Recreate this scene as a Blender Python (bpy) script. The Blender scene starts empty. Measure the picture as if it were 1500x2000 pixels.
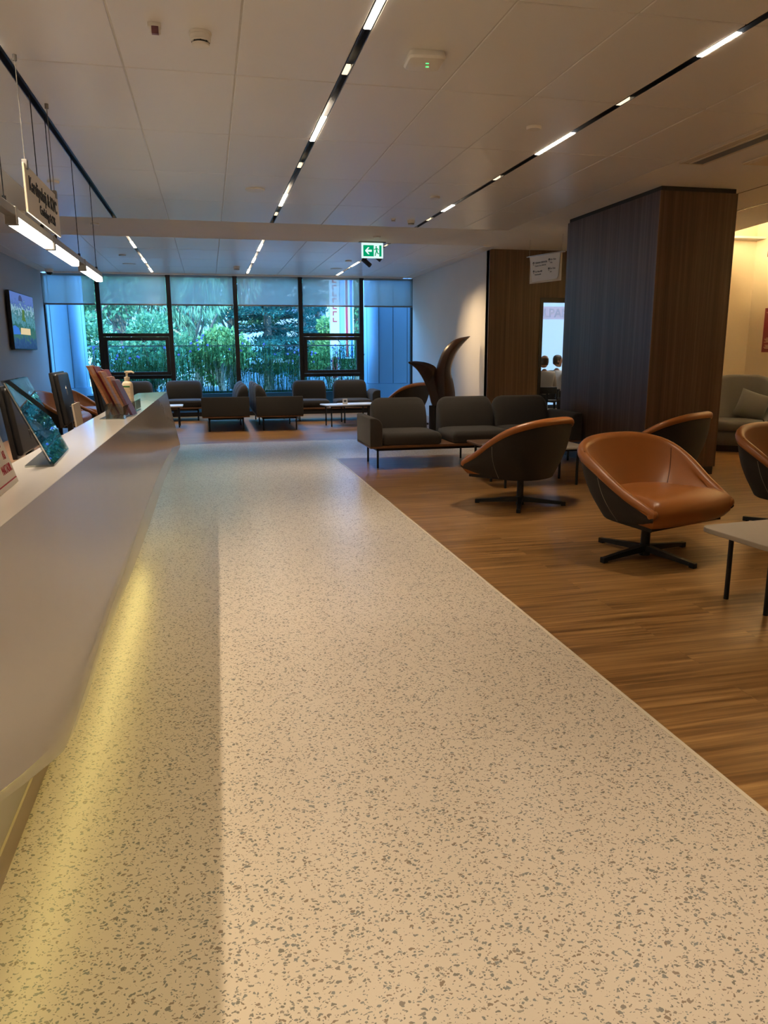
import bpy, bmesh, math, random
from mathutils import Vector, Matrix
PI = math.pi
rad = math.radians
C = bpy.context.scene.collection
SC = bpy.context.scene

# ------------------------------------------------------------------ camera
cam_d = bpy.data.cameras.new('camera')
cam = bpy.data.objects.new('camera', cam_d)
C.objects.link(cam)
cam_d.sensor_fit = 'VERTICAL'
cam_d.sensor_height = 36.0
cam_d.lens = 1462.8 / 2000.0 * 36.0
cam_d.clip_start = 0.05
cam_d.clip_end = 400
_pi, _ya, _ro = rad(12.062), rad(12.863), rad(-0.3194)
_F = Vector((math.sin(_ya) * math.cos(_pi), math.cos(_ya) * math.cos(_pi), -math.sin(_pi)))
_r = Vector((math.cos(_ya), -math.sin(_ya), 0))
_u = _r.cross(_F)
_r2 = _r * math.cos(_ro) + _u * math.sin(_ro)
_u2 = -_r * math.sin(_ro) + _u * math.cos(_ro)
cam.matrix_world = Matrix(((_r2.x, _u2.x, -_F.x, 0), (_r2.y, _u2.y, -_F.y, 0), (_r2.z, _u2.z, -_F.z, 1.35), (0, 0, 0, 1)))
SC.camera = cam

# ------------------------------------------------------------------ colour management, world, sun
SC.view_settings.view_transform = 'Standard'
SC.view_settings.look = 'None'
SC.view_settings.exposure = 0.08
SC.view_settings.gamma = 1.0
SC.view_settings.use_curve_mapping = False
SKY = 4.5
LAMP = 30.0     # strength of the ceiling line lamps
LAMP_COL = (1.0, 0.82, 0.61)
LAMP_W = 11.5     # watts per metre of lit line lamp
LAMP_SPREAD = 72  # degrees
SUN = 11.0
w = bpy.data.worlds.new('sky')
SC.world = w
w.use_nodes = True
nt = w.node_tree
bg = nt.nodes['Background']
tc = nt.nodes.new('ShaderNodeTexCoord')
sx = nt.nodes.new('ShaderNodeSeparateXYZ')
rp = nt.nodes.new('ShaderNodeValToRGB')
nt.links.new(tc.outputs['Generated'], sx.inputs[0])
nt.links.new(sx.outputs['Z'], rp.inputs[0])
nt.links.new(rp.outputs[0], bg.inputs[0])
rp.color_ramp.elements[0].position = 0.0
rp.color_ramp.elements[0].color = (0.34, 0.66, 1.0, 1)
rp.color_ramp.elements[1].position = 0.7
rp.color_ramp.elements[1].color = (0.75, 1.60, 3.0, 1)
_e = rp.color_ramp.elements.new(0.10)
_e.color = (0.34, 0.66, 1.0, 1)
_e = rp.color_ramp.elements.new(0.28)
_e.color = (0.62, 1.28, 2.2, 1)
bg.inputs[1].default_value = SKY
sun_d = bpy.data.lights.new('sun', 'SUN')
sun_d.energy = SUN
sun_d.color = (1.0, 0.93, 0.78)
sun_d.angle = rad(0.6)
sun = bpy.data.objects.new('sun', sun_d)
C.objects.link(sun)
sun.rotation_euler = (rad(38), rad(-22), 0)   # from behind the building, high up and from the left

# ------------------------------------------------------------------ materials
MATS = {}
def nodes_of(m):
    return m.node_tree.nodes, m.node_tree.links
def mat(name, col, rough=0.5, metal=0.0, spec=0.5, coat=0.0, bump=0.0, bscale=40.0, var=0.0, vscale=8.0, stretch=(1, 1, 1), sheen=0.0, trans=0.0):
    m = bpy.data.materials.new(name)
    m.use_nodes = True
    N, L = nodes_of(m)
    b = N['Principled BSDF']
    b.inputs['Base Color'].default_value = (*col, 1)
    b.inputs['Roughness'].default_value = rough
    b.inputs['Metallic'].default_value = metal
    b.inputs['Specular IOR Level'].default_value = spec
    b.inputs['Coat Weight'].default_value = coat
    b.inputs['Coat Roughness'].default_value = 0.08
    b.inputs['Sheen Weight'].default_value = sheen
    b.inputs['Transmission Weight'].default_value = trans
    tc = N.new('ShaderNodeTexCoord')
    mp = N.new('ShaderNodeMapping')
    mp.inputs['Scale'].default_value = stretch
    L.new(tc.outputs['Object'], mp.inputs[0])
    nz = N.new('ShaderNodeTexNoise')
    nz.inputs['Scale'].default_value = vscale
    nz.inputs['Detail'].default_value = 5
    L.new(mp.outputs[0], nz.inputs['Vector'])
    mx = N.new('ShaderNodeMix')
    mx.data_type = 'RGBA'
    v = max(var, 0.02)
    mx.inputs['A'].default_value = (*[c * (1 - v) for c in col], 1)
    mx.inputs['B'].default_value = (*[min(1, c * (1 + v)) for c in col], 1)
    L.new(nz.outputs['Fac'], mx.inputs['Factor'])
    L.new(mx.outputs['Result'], b.inputs['Base Color'])
    if bump > 0:
        n2 = N.new('ShaderNodeTexNoise')
        n2.inputs['Scale'].default_value = bscale
        n2.inputs['Detail'].default_value = 3
        L.new(mp.outputs[0], n2.inputs['Vector'])
        bp = N.new('ShaderNodeBump')
        bp.inputs['Strength'].default_value = bump
        bp.inputs['Distance'].default_value = 0.01
        L.new(n2.outputs['Fac'], bp.inputs['Height'])
        L.new(bp.outputs[0], b.inputs['Normal'])
    MATS[name] = m
    return m
def emat(name, col, strength):
    m = bpy.data.materials.new(name)
    m.use_nodes = True
    N, L = nodes_of(m)
    N.remove(N['Principled BSDF'])
    e = N.new('ShaderNodeEmission')
    e.inputs[0].default_value = (*col, 1)
    e.inputs[1].default_value = strength
    L.new(e.outputs[0], N['Material Output'].inputs[0])
    MATS[name] = m
    return m
def glassmat(name, tint, refl=1.0, rough=0.0, haze=0.0, hazecol=(0.6, 0.7, 0.8)):
    m = bpy.data.materials.new(name)
    m.use_nodes = True
    N, L = nodes_of(m)
    N.remove(N['Principled BSDF'])
    t = N.new('ShaderNodeBsdfTransparent')
    t.inputs[0].default_value = (*tint, 1)
    g = N.new('ShaderNodeBsdfGlossy')
    g.inputs['Roughness'].default_value = rough
    lw = N.new('ShaderNodeLayerWeight')
    lw.inputs['Blend'].default_value = 0.5
    pw = N.new('ShaderNodeMath')
    pw.operation = 'POWER'
    pw.inputs[1].default_value = 4.0
    L.new(lw.outputs['Facing'], pw.inputs[0])
    mu = N.new('ShaderNodeMath')
    mu.operation = 'MULTIPLY_ADD'
    mu.use_clamp = True
    mu.inputs[1].default_value = 0.8 * refl
    mu.inputs[2].default_value = 0.03 * refl
    L.new(pw.outputs[0], mu.inputs[0])
    mx = N.new('ShaderNodeMixShader')
    L.new(mu.outputs[0], mx.inputs[0])
    L.new(t.outputs[0], mx.inputs[1])
    L.new(g.outputs[0], mx.inputs[2])
    out = mx.outputs[0]
    if haze > 0:
        d = N.new('ShaderNodeBsdfTranslucent')
        d.inputs[0].default_value = (*hazecol, 1)
        d2 = N.new('ShaderNodeBsdfDiffuse')
        d2.inputs[0].default_value = (*hazecol, 1)
        a = N.new('ShaderNodeMixShader')
        a.inputs[0].default_value = 0.45
        L.new(d.outputs[0], a.inputs[1])
        L.new(d2.outputs[0], a.inputs[2])
        b = N.new('ShaderNodeMixShader')
        b.inputs[0].default_value = haze
        L.new(out, b.inputs[1])
        L.new(a.outputs[0], b.inputs[2])
        out = b.outputs[0]
    L.new(out, N['Material Output'].inputs[0])
    MATS[name] = m
    return m

mat('plaster', (0.84, 0.81, 0.76), 0.8, var=0.03, vscale=2)
mat('tile', (0.87, 0.855, 0.83), 0.33, spec=0.5, bump=0.02, bscale=2.5, var=0.02, vscale=1.5)
mat('dark_gap', (0.03, 0.027, 0.024), 0.8)
mat('tile_gap', (0.70, 0.68, 0.65), 0.8)
mat('wall_grey', (0.36, 0.355, 0.35), 0.75, var=0.03, vscale=3)
mat('wall_light', (0.66, 0.62, 0.56), 0.75, var=0.03, vscale=3)
mat('wall_cream', (0.80, 0.68, 0.48), 0.75, var=0.03, vscale=3)
mat('white_shaded', (0.50, 0.475, 0.46), 0.13, spec=0.55, bump=0.015, bscale=6)  # counter white darkened: shade on its front and base put into the colour
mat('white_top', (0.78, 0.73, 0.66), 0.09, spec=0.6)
mat('black_metal', (0.012, 0.014, 0.018), 0.42, metal=0.3)
mat('frame_metal', (0.016, 0.015, 0.016), 0.45, metal=0.2)
mat('black_plastic', (0.012, 0.012, 0.013), 0.4)
mat('grey_plastic', (0.22, 0.21, 0.20), 0.45)
mat('white_plastic', (0.84, 0.81, 0.75), 0.42)
mat('track_black', (0.010, 0.014, 0.022), 0.28)
mat('fabric', (0.046, 0.040, 0.034), 0.95, bump=0.25, bscale=420, var=0.22, vscale=260, sheen=0.12)
mat('fabric_dark', (0.022, 0.019, 0.016), 0.95, bump=0.25, bscale=420, var=0.22, vscale=260, sheen=0.04)
mat('fabric_grey', (0.085, 0.078, 0.068), 0.95, bump=0.3, bscale=380, var=0.22, vscale=220, sheen=0.3)
mat('leather', (0.30, 0.102, 0.022), 0.36, spec=0.5, bump=0.06, bscale=170, var=0.12, vscale=5)
mat('seam', (0.10, 0.03, 0.012), 0.6)
mat('thread', (0.30, 0.28, 0.24), 0.8)
mat('table_wood', (0.17, 0.078, 0.034), 0.35, var=0.3, vscale=14, stretch=(1, 9, 1))
mat('table_grey', (0.36, 0.32, 0.265), 0.5, var=0.03)
mat('table_white', (0.70, 0.71, 0.72), 0.35)
mat('sculpt_wood', (0.028, 0.011, 0.006), 0.30, spec=0.5, var=0.4, vscale=10, stretch=(3, 3, 0.6))
mat('plinth_black', (0.010, 0.010, 0.012), 0.22)
mat('paper', (0.80, 0.77, 0.72), 0.6)
mat('paper_beige', (0.55, 0.46, 0.34), 0.6)
mat('red_print', (0.13, 0.004, 0.009), 0.5)
mat('red_text', (0.42, 0.02, 0.05), 0.6)
mat('ink', (0.012, 0.012, 0.014), 0.6)
mat('ink_grey', (0.10, 0.10, 0.10), 0.6)
mat('leaflet_tan', (0.44, 0.21, 0.10), 0.35, var=0.5, vscale=18, stretch=(2, 2, 14))
mat('leaflet_red', (0.26, 0.018, 0.025), 0.3, var=0.3, vscale=20)
mat('leaflet_purple', (0.17, 0.065, 0.085), 0.3, var=0.5, vscale=16, stretch=(2, 2, 10))
mat('bottle_white', (0.80, 0.70, 0.52), 0.3)
mat('label_green', (0.03, 0.15, 0.04), 0.4)
mat('label_tan', (0.52, 0.42, 0.27), 0.5, var=0.5, vscale=90)
mat('sign_cream', (0.68, 0.60, 0.46), 0.35)
mat('steel', (0.45, 0.44, 0.42), 0.35, metal=1.0)
mat('chrome', (0.7, 0.7, 0.7), 0.15, metal=1.0)
mat('desk_wood', (0.26, 0.15, 0.085), 0.4, var=0.25, vscale=10, stretch=(9, 1, 1))
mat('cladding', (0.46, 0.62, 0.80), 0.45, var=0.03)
mat('cladding_joint', (0.10, 0.12, 0.15), 0.8)
mat('planter', (0.10, 0.13, 0.14), 0.6)
mat('paving', (0.42, 0.43, 0.42), 0.8, var=0.15, vscale=1.2)
mat('road', (0.30, 0.31, 0.32), 0.85, var=0.12, vscale=0.6)
mat('kerb', (0.70, 0.72, 0.74), 0.7)
mat('facade', (0.30, 0.28, 0.25), 0.85, var=0.08, vscale=0.5)
mat('facade_win', (0.06, 0.08, 0.10), 0.15)
mat('bark', (0.17, 0.14, 0.105), 0.9, var=0.3, vscale=9)
mat('skin', (0.42, 0.23, 0.15), 0.55, var=0.06)
mat('hair_brown', (0.055, 0.035, 0.022), 0.6, var=0.3, vscale=60)
mat('hair_dark', (0.022, 0.018, 0.016), 0.6, var=0.3, vscale=60)
mat('shirt_sand', (0.52, 0.45, 0.37), 0.9)
mat('shirt_white', (0.60, 0.60, 0.62), 0.9)
mat('trousers', (0.055, 0.052, 0.055), 0.9)
mat('mirror_sheet', (0.86, 0.92, 0.91), 0.03, metal=0.92)
mat('orange_paint', (0.75, 0.33, 0.03), 0.5)
mat('blue_paint', (0.03, 0.13, 0.55), 0.5)
mat('red_paint', (0.30, 0.02, 0.03), 0.5)
mat('white_paint', (0.40, 0.40, 0.40), 0.5)
mat('exit_green', (0.0, 0.20, 0.09), 0.4)
emat('lamp', LAMP_COL, LAMP)
emat('lamp_small', (1.0, 0.76, 0.48), 1.6)
emat('lamp_pendant', (1.0, 0.86, 0.68), 14.0)
emat('lamp_cove', (1.0, 0.74, 0.40), 260.0)
emat('lamp_under', (1.0, 0.82, 0.26), 8.0)
emat('fill_panel', (1.0, 0.90, 0.78), 45.0)
emat('led_green', (0.05, 1.0, 0.15), 3.0)
emat('exit_glow_white', (0.72, 0.95, 0.92), 1.0)
emat('exit_glow_green', (0.0, 0.36, 0.15), 0.9)
glassmat('glass', (0.66, 0.86, 0.96), 0.8)
glassmat('glass_rail', (0.72, 0.88, 0.92), 1.0)
glassmat('clear_glass', (0.93, 0.95, 0.96), 0.7)
glassmat('acrylic', (0.93, 0.95, 0.94), 1.3)
glassmat('acrylic_mirror', (0.55, 0.62, 0.60), 5.0)
glassmat('blind', (0.80, 0.80, 0.78), 0.0, haze=0.45, hazecol=(0.56, 0.50, 0.43))
glassmat('film_pink', (0.97, 0.84, 0.86), 0.0, haze=0.15, hazecol=(0.80, 0.50, 0.52))
glassmat('film_white', (0.95, 0.97, 1.0), 0.0, haze=0.4, hazecol=(0.9, 0.92, 0.95))
glassmat('frosted', (0.85, 0.90, 0.95), 0.3, haze=0.8, hazecol=(0.72, 0.66, 0.58))

def leafmat(name, a, b, transl=0.35):
    m = bpy.data.materials.new(name)
    m.use_nodes = True
    N, L = nodes_of(m)
    N.remove(N['Principled BSDF'])
    g = N.new('ShaderNodeNewGeometry')
    mx = N.new('ShaderNodeMix')
    mx.data_type = 'RGBA'
    mx.inputs['A'].default_value = (*a, 1)
    mx.inputs['B'].default_value = (*b, 1)
    L.new(g.outputs['Random Per Island'], mx.inputs['Factor'])
    d = N.new('ShaderNodeBsdfDiffuse')
    t = N.new('ShaderNodeBsdfTranslucent')
    L.new(mx.outputs['Result'], d.inputs[0])
    L.new(mx.outputs['Result'], t.inputs[0])
    s = N.new('ShaderNodeMixShader')
    s.inputs[0].default_value = transl
    L.new(d.outputs[0], s.inputs[1])
    L.new(t.outputs[0], s.inputs[2])
    L.new(s.outputs[0], N['Material Output'].inputs[0])
    MATS[name] = m
leafmat('leaf_mid', (0.06, 0.17, 0.09), (0.20, 0.36, 0.18))
leafmat('leaf_yellow', (0.10, 0.22, 0.08), (0.26, 0.40, 0.15))
leafmat('leaf_willow', (0.13, 0.26, 0.15), (0.30, 0.46, 0.27))
leafmat('leaf_cedar', (0.02, 0.09, 0.085), (0.07, 0.22, 0.18))
leafmat('leaf_reed', (0.03, 0.09, 0.03), (0.14, 0.27, 0.09))
leafmat('petal', (0.30, 0.26, 0.75), (0.50, 0.45, 0.90))

def wood_mat(name, cols, axis, rough=0.4, scale=1.0):
    """straight-grained veneer; axis = the direction of the grain"""
    m = bpy.data.materials.new(name)
    m.use_nodes = True
    N, L = nodes_of(m)
    b = N['Principled BSDF']
    tc = N.new('ShaderNodeTexCoord')
    mp = N.new('ShaderNodeMapping')
    sc = [26 * scale] * 3
    sc[axis] = 0.35 * scale
    mp.inputs['Scale'].default_value = sc
    L.new(tc.outputs['Object'], mp.inputs[0])
    n = N.new('ShaderNodeTexNoise')
    n.inputs['Scale'].default_value = 1.0
    n.inputs['Detail'].default_value = 8
    n.inputs['Roughness'].default_value = 0.62
    n.inputs['Distortion'].default_value = 0.35
    L.new(mp.outputs[0], n.inputs['Vector'])
    r = N.new('ShaderNodeValToRGB')
    els = r.color_ramp.elements
    els[0].position = 0.28
    els[0].color = (*cols[0], 1)
    els[1].position = 0.72
    els[1].color = (*cols[2], 1)
    e = els.new(0.5)
    e.color = (*cols[1], 1)
    L.new(n.outputs['Fac'], r.inputs[0])
    L.new(r.outputs[0], b.inputs['Base Color'])
    b.inputs['Roughness'].default_value = rough
    b.inputs['Specular IOR Level'].default_value = 0.4
    MATS[name] = m
wood_mat('walnut', ((0.044, 0.024, 0.014), (0.084, 0.047, 0.028), (0.135, 0.084, 0.055)), 2, 0.42)

def floor_wood():
    m = bpy.data.materials.new('floor_wood')
    m.use_nodes = True
    N, L = nodes_of(m)
    b = N['Principled BSDF']
    tc = N.new('ShaderNodeTexCoord')
    br = N.new('ShaderNodeTexBrick')
    br.inputs['Scale'].default_value = 1.0
    br.inputs['Brick Width'].default_value = 1.25
    br.inputs['Row Height'].default_value = 0.19
    br.inputs['Mortar Size'].default_value = 0.0012
    br.inputs['Mortar Smooth'].default_value = 0.0
    br.offset = 0.37
    br.inputs['Color1'].default_value = (0.0, 0.0, 0.0, 1)
    br.inputs['Color2'].default_value = (1.0, 1.0, 1.0, 1)
    br.inputs['Mortar'].default_value = (0.35, 0.35, 0.35, 1)
    L.new(tc.outputs['Object'], br.inputs['Vector'])
    mp = N.new('ShaderNodeMapping')
    mp.inputs['Scale'].default_value = (1.1, 30, 1)
    ad = N.new('ShaderNodeVectorMath')
    ad.operation = 'MULTIPLY_ADD'
    ad.inputs[1].default_value = (7.3, 3.1, 0)
    L.new(br.outputs['Color'], ad.inputs[0])
    L.new(tc.outputs['Object'], ad.inputs[2])
    L.new(ad.outputs[0], mp.inputs[0])
    n = N.new('ShaderNodeTexNoise')
    n.inputs['Scale'].default_value = 1.0
    n.inputs['Detail'].default_value = 8
    n.inputs['Roughness'].default_value = 0.6
    n.inputs['Distortion'].default_value = 0.6
    L.new(mp.outputs[0], n.inputs['Vector'])
    r = N.new('ShaderNodeValToRGB')
    els = r.color_ramp.elements
    els[0].position = 0.30
    els[0].color = (0.105, 0.046, 0.014, 1)
    els[1].position = 0.70
    els[1].color = (0.44, 0.250, 0.090, 1)
    e = els.new(0.5)
    e.color = (0.255, 0.128, 0.040, 1)
    L.new(n.outputs['Fac'], r.inputs[0])
    hs = N.new('ShaderNodeHueSaturation')
    mr = N.new('ShaderNodeMapRange')
    mr.inputs['To Min'].default_value = 0.86
    mr.inputs['To Max'].default_value = 1.10
    L.new(br.outputs['Color'], mr.inputs['Value'])
    L.new(mr.outputs[0], hs.inputs['Value'])
    L.new(r.outputs[0], hs.inputs['Color'])
    L.new(hs.outputs[0], b.inputs['Base Color'])
    b.inputs['Roughness'].default_value = 0.30
    b.inputs['Specular IOR Level'].default_value = 0.45
    MATS['floor_wood'] = m
floor_wood()

def terrazzo():
    m = bpy.data.materials.new('terrazzo')
    m.use_nodes = True
    N, L = nodes_of(m)
    b = N['Principled BSDF']
    tc = N.new('ShaderNodeTexCoord')
    nz = N.new('ShaderNodeTexNoise')
    nz.inputs['Scale'].default_value = 60
    nz.inputs['Detail'].default_value = 3
    L.new(tc.outputs['Object'], nz.inputs['Vector'])
    ds = N.new('ShaderNodeVectorMath')
    ds.operation = 'MULTIPLY_ADD'
    ds.inputs[1].default_value = (0.024, 0.024, 0)
    L.new(nz.outputs['Color'], ds.inputs[0])
    L.new(tc.outputs['Object'], ds.inputs[2])
    def layer(scale, seed, keep, size):
        mp = N.new('ShaderNodeMapping')
        mp.inputs['Location'].default_value = (seed, seed * 1.7, 0)
        mp.inputs['Rotation'].default_value = (0, 0, seed)
        mp.inputs['Scale'].default_value = (1.0, 1.35, 1)
        L.new(ds.outputs[0], mp.inputs[0])
        v = N.new('ShaderNodeTexVoronoi')
        v.voronoi_dimensions = '2D'
        v.inputs['Scale'].default_value = scale
        L.new(mp.outputs[0], v.inputs['Vector'])
        sp = N.new('ShaderNodeSeparateColor')
        L.new(v.outputs['Color'], sp.inputs[0])
        # radius of each chip: random, zero for cells that hold none
        mr = N.new('ShaderNodeMapRange')
        mr.inputs['From Min'].default_value = 1 - keep
        mr.inputs['From Max'].default_value = 1.0
        mr.inputs['To Min'].default_value = 0.0
        mr.inputs['To Max'].default_value = size
        L.new(sp.outputs[0], mr.inputs['Value'])
        lt = N.new('ShaderNodeMath')
        lt.operation = 'LESS_THAN'
        L.new(v.outputs['Distance'], lt.inputs[0])
        L.new(mr.outputs[0], lt.inputs[1])
        return lt.outputs[0], sp.outputs[1]
    a, ca = layer(76, 1.3, 0.46, 0.46)
    c, cc = layer(124, 4.1, 0.40, 0.42)
    mx = N.new('ShaderNodeMath')
    mx.operation = 'MAXIMUM'
    L.new(a, mx.inputs[0])
    L.new(c, mx.inputs[1])
    chip = N.new('ShaderNodeValToRGB')
    els = chip.color_ramp.elements
    els[0].color = (0.22, 0.20, 0.165, 1)
    els[1].color = (0.34, 0.31, 0.26, 1)
    e = els.new(0.5)
    e.color = (0.25, 0.255, 0.235, 1)
    e = els.new(0.8)
    e.color = (0.27, 0.205, 0.15, 1)
    L.new(ca, chip.inputs[0])
    base = N.new('ShaderNodeTexNoise')
    base.inputs['Scale'].default_value = 1.5
    L.new(tc.outputs['Object'], base.inputs['Vector'])
    bc = N.new('ShaderNodeMix')
    bc.data_type = 'RGBA'
    bc.inputs['A'].default_value = (0.63, 0.545, 0.435, 1)
    bc.inputs['B'].default_value = (0.69, 0.60, 0.485, 1)
    L.new(base.outputs['Fac'], bc.inputs['Factor'])
    fin = N.new('ShaderNodeMix')
    fin.data_type = 'RGBA'
    L.new(mx.outputs[0], fin.inputs['Factor'])
    L.new(bc.outputs['Result'], fin.inputs['A'])
    L.new(chip.outputs[0], fin.inputs['B'])
    L.new(fin.outputs['Result'], b.inputs['Base Color'])
    b.inputs['Roughness'].default_value = 0.27
    b.inputs['Specular IOR Level'].default_value = 0.6
    MATS['terrazzo'] = m
terrazzo()

def screen_mat():
    m = bpy.data.materials.new('tv_picture')
    m.use_nodes = True
    N, L = nodes_of(m)
    N.remove(N['Principled BSDF'])
    tc = N.new('ShaderNodeTexCoord')
    sp = N.new('ShaderNodeSeparateXYZ')
    L.new(tc.outputs['Generated'], sp.inputs[0])
    nz = N.new('ShaderNodeTexNoise')
    nz.inputs['Scale'].default_value = 11
    nz.inputs['Detail'].default_value = 8
    nz.inputs['Roughness'].default_value = 0.7
    L.new(tc.outputs['Generated'], nz.inputs['Vector'])
    ad = N.new('ShaderNodeMath')
    ad.operation = 'MULTIPLY_ADD'
    ad.inputs[1].default_value = 0.85
    sb = N.new('ShaderNodeMath')
    sb.operation = 'SUBTRACT'
    sb.inputs[1].default_value = 0.27
    L.new(sp.outputs['Z'], sb.inputs[0])
    L.new(nz.outputs['Fac'], ad.inputs[0])
    L.new(sb.outputs[0], ad.inputs[2])
    r = N.new('ShaderNodeValToRGB')
    r.color_ramp.interpolation = 'LINEAR'
    els = r.color_ramp.elements
    els[0].position = 0.0
    els[0].color = (0.02, 0.05, 0.12, 1)
    els[1].position = 1.0
    els[1].color = (0.10, 0.18, 0.48, 1)
    for p, c in ((0.30, (0.03, 0.09, 0.22)), (0.40, (0.05, 0.16, 0.14)), (0.55, (0.03, 0.13, 0.12)), (0.66, (0.10, 0.30, 0.40)), (0.78, (0.05, 0.16, 0.18)), (0.86, (0.28, 0.50, 0.62)), (0.95, (0.05, 0.11, 0.30))):
        e = els.new(p)
        e.color = (*c, 1)
    L.new(ad.outputs[0], r.inputs[0])
    e = N.new('ShaderNodeEmission')
    e.inputs[1].default_value = 1.0
    L.new(r.outputs[0], e.inputs[0])
    L.new(e.outputs[0], N['Material Output'].inputs[0])
    MATS['tv_picture'] = m
screen_mat()
emat('tv_sun', (0.9, 0.72, 0.42), 0.8)
emat('tv_blue', (0.05, 0.20, 0.70), 0.9)
emat('tv_green', (0.10, 0.22, 0.07), 0.8)
emat('tv_arch', (0.06, 0.09, 0.22), 0.9)

# ------------------------------------------------------------------ mesh helpers
class MB:
    """collects shapes into one mesh"""
    def __init__(self):
        self.v = []
        self.f = []
        self.mi = []
        self.cur = 0
    def add(self, vs, fs):
        o = len(self.v)
        self.v += [tuple(p) for p in vs]
        self.f += [tuple(i + o for i in q) for q in fs]
        self.mi += [self.cur] * len(fs)
        return self
    def bm(self, bm):
        bm.verts.index_update()
        self.add([v.co[:] for v in bm.verts], [[v.index for v in f.verts] for f in bm.faces])
        bm.free()
        return self
    def box(self, x0, y0, z0, x1, y1, z1, r=0.0, seg=2, M=None):
        b = bmesh.new()
        bmesh.ops.create_cube(b, size=1)
        for v in b.verts:
            v.co = Vector(((x0 + x1) / 2 + v.co.x * (x1 - x0), (y0 + y1) / 2 + v.co.y * (y1 - y0), (z0 + z1) / 2 + v.co.z * (z1 - z0)))
        if r > 0:
            bmesh.ops.bevel(b, geom=b.edges[:], offset=r, segments=seg, profile=0.5, affect='EDGES', clamp_overlap=True)
        if M is not None:
            b.transform(M)
        return self.bm(b)
    def loft(self, secs, close=True, cap=True):
        n = len(secs[0])
        vs = [p for s in secs for p in s]
        fs = []
        for i in range(len(secs) - 1):
            for j in range(n if close else n - 1):
                k = (j + 1) % n
                fs.append((i * n + j, i * n + k, (i + 1) * n + k, (i + 1) * n + j))
        if cap and close:
            fs.append(tuple(reversed(range(n))))
            fs.append(tuple(range((len(secs) - 1) * n, len(secs) * n)))
        return self.add(vs, fs)
    def tube(self, pts, r, n=8, cap=True, closed=False):
        P = [Vector(p) for p in pts]
        rs = r if isinstance(r, (list, tuple)) else [r] * len(P)
        secs = []
        nrm = None
        for i, p in enumerate(P):
            if closed:
                t = P[(i + 1) % len(P)] - P[i - 1]
            else:
                t = P[min(i + 1, len(P) - 1)] - P[max(i - 1, 0)]
            t.normalize()
            if nrm is None:
                nrm = t.orthogonal().normalized()
            nrm = (nrm - t * nrm.dot(t)).normalized()
            bn = t.cross(nrm)
            secs.append([tuple(p + (nrm * math.cos(2 * PI * k / n) + bn * math.sin(2 * PI * k / n)) * rs[i]) for k in range(n)])
        if closed:
            secs.append(secs[0])
        return self.loft(secs, True, cap and not closed)
    def lathe(self, prof, n=24, c=(0, 0, 0), ax='z'):
        secs = []
        for r, z in prof:
            s = []
            for k in range(n):
                a = 2 * PI * k / n
                if ax == 'z':
                    s.append((c[0] + r * math.cos(a), c[1] + r * math.sin(a), c[2] + z))
                elif ax == 'y':
                    s.append((c[0] + r * math.cos(a), c[1] + z, c[2] - r * math.sin(a)))
                else:
                    s.append((c[0] + z, c[1] + r * math.cos(a), c[2] + r * math.sin(a)))
            secs.append(s)
        return self.loft(secs)
    def prism(self, poly, axis, a, b):
        """poly in the two other axes, extruded from a to b along axis"""
        def P(q, t):
            return {'x': (t, q[0], q[1]), 'y': (q[0], t, q[1]), 'z': (q[0], q[1], t)}[axis]
        return self.loft([[P(q, a) for q in poly], [P(q, b) for q in poly]])
    def build(self, name, m, parent=None, smooth=True, angle=35, loc=None, M=None):
        me = bpy.data.meshes.new(name)
        vs = self.v if M is None else [tuple(M @ Vector(p)) for p in self.v]
        me.from_pydata(vs, [], self.f)
        ms = m if isinstance(m, (list, tuple)) else [m]
        for k in ms:
            me.materials.append(MATS[k])
        if len(ms) > 1:
            me.polygons.foreach_set('material_index', self.mi)
        b = bmesh.new()
        b.from_mesh(me)
        bmesh.ops.recalc_face_normals(b, faces=b.faces[:])
        b.to_mesh(me)
        b.free()
        if smooth:
            me.polygons.foreach_set('use_smooth', [True] * len(me.polygons))
            me.set_sharp_from_angle(angle=rad(angle))
        me.update()
        o = bpy.data.objects.new(name, me)
        C.objects.link(o)
        if loc is not None:
            o.location = loc
        if parent is not None:
            o.parent = parent
        return o
def raw(name, vs, fs, mats, mi=None, parent=None):
    me = bpy.data.meshes.new(name)
    me.from_pydata(vs, [], fs)
    for k in mats:
        me.materials.append(MATS[k])
    if mi:
        me.polygons.foreach_set('material_index', mi)
    me.update()
    o = bpy.data.objects.new(name, me)
    C.objects.link(o)
    if parent is not None:
        o.parent = parent
    return o
def thing(name, label, cat, loc=(0, 0, 0), rz=0.0, group=None):
    o = bpy.data.objects.new(name, None)
    o.empty_display_size = 0.1
    C.objects.link(o)
    o.location = loc
    o.rotation_euler = (0, 0, rz)
    return tag(o, label, cat, group)
def tag(o, label, cat, group=None, kind=None):
    o['label'] = label
    o['category'] = cat
    if group:
        o['group'] = group
    if kind:
        o['kind'] = kind
    return o
def struct(o):
    o['kind'] = 'structure'
    return o
def dup(root, loc, rz, label, group=None):
    r = root.copy()
    C.objects.link(r)
    r.location = loc
    r.rotation_euler = (0, 0, rz)
    r['label'] = label
    if group:
        r['group'] = group
    def rec(a, b):
        for ch in list(a.children):
            c = ch.copy()
            C.objects.link(c)
            c.parent = b
            rec(ch, c)
    rec(root, r)
    return r
_fonts = {}
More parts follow.
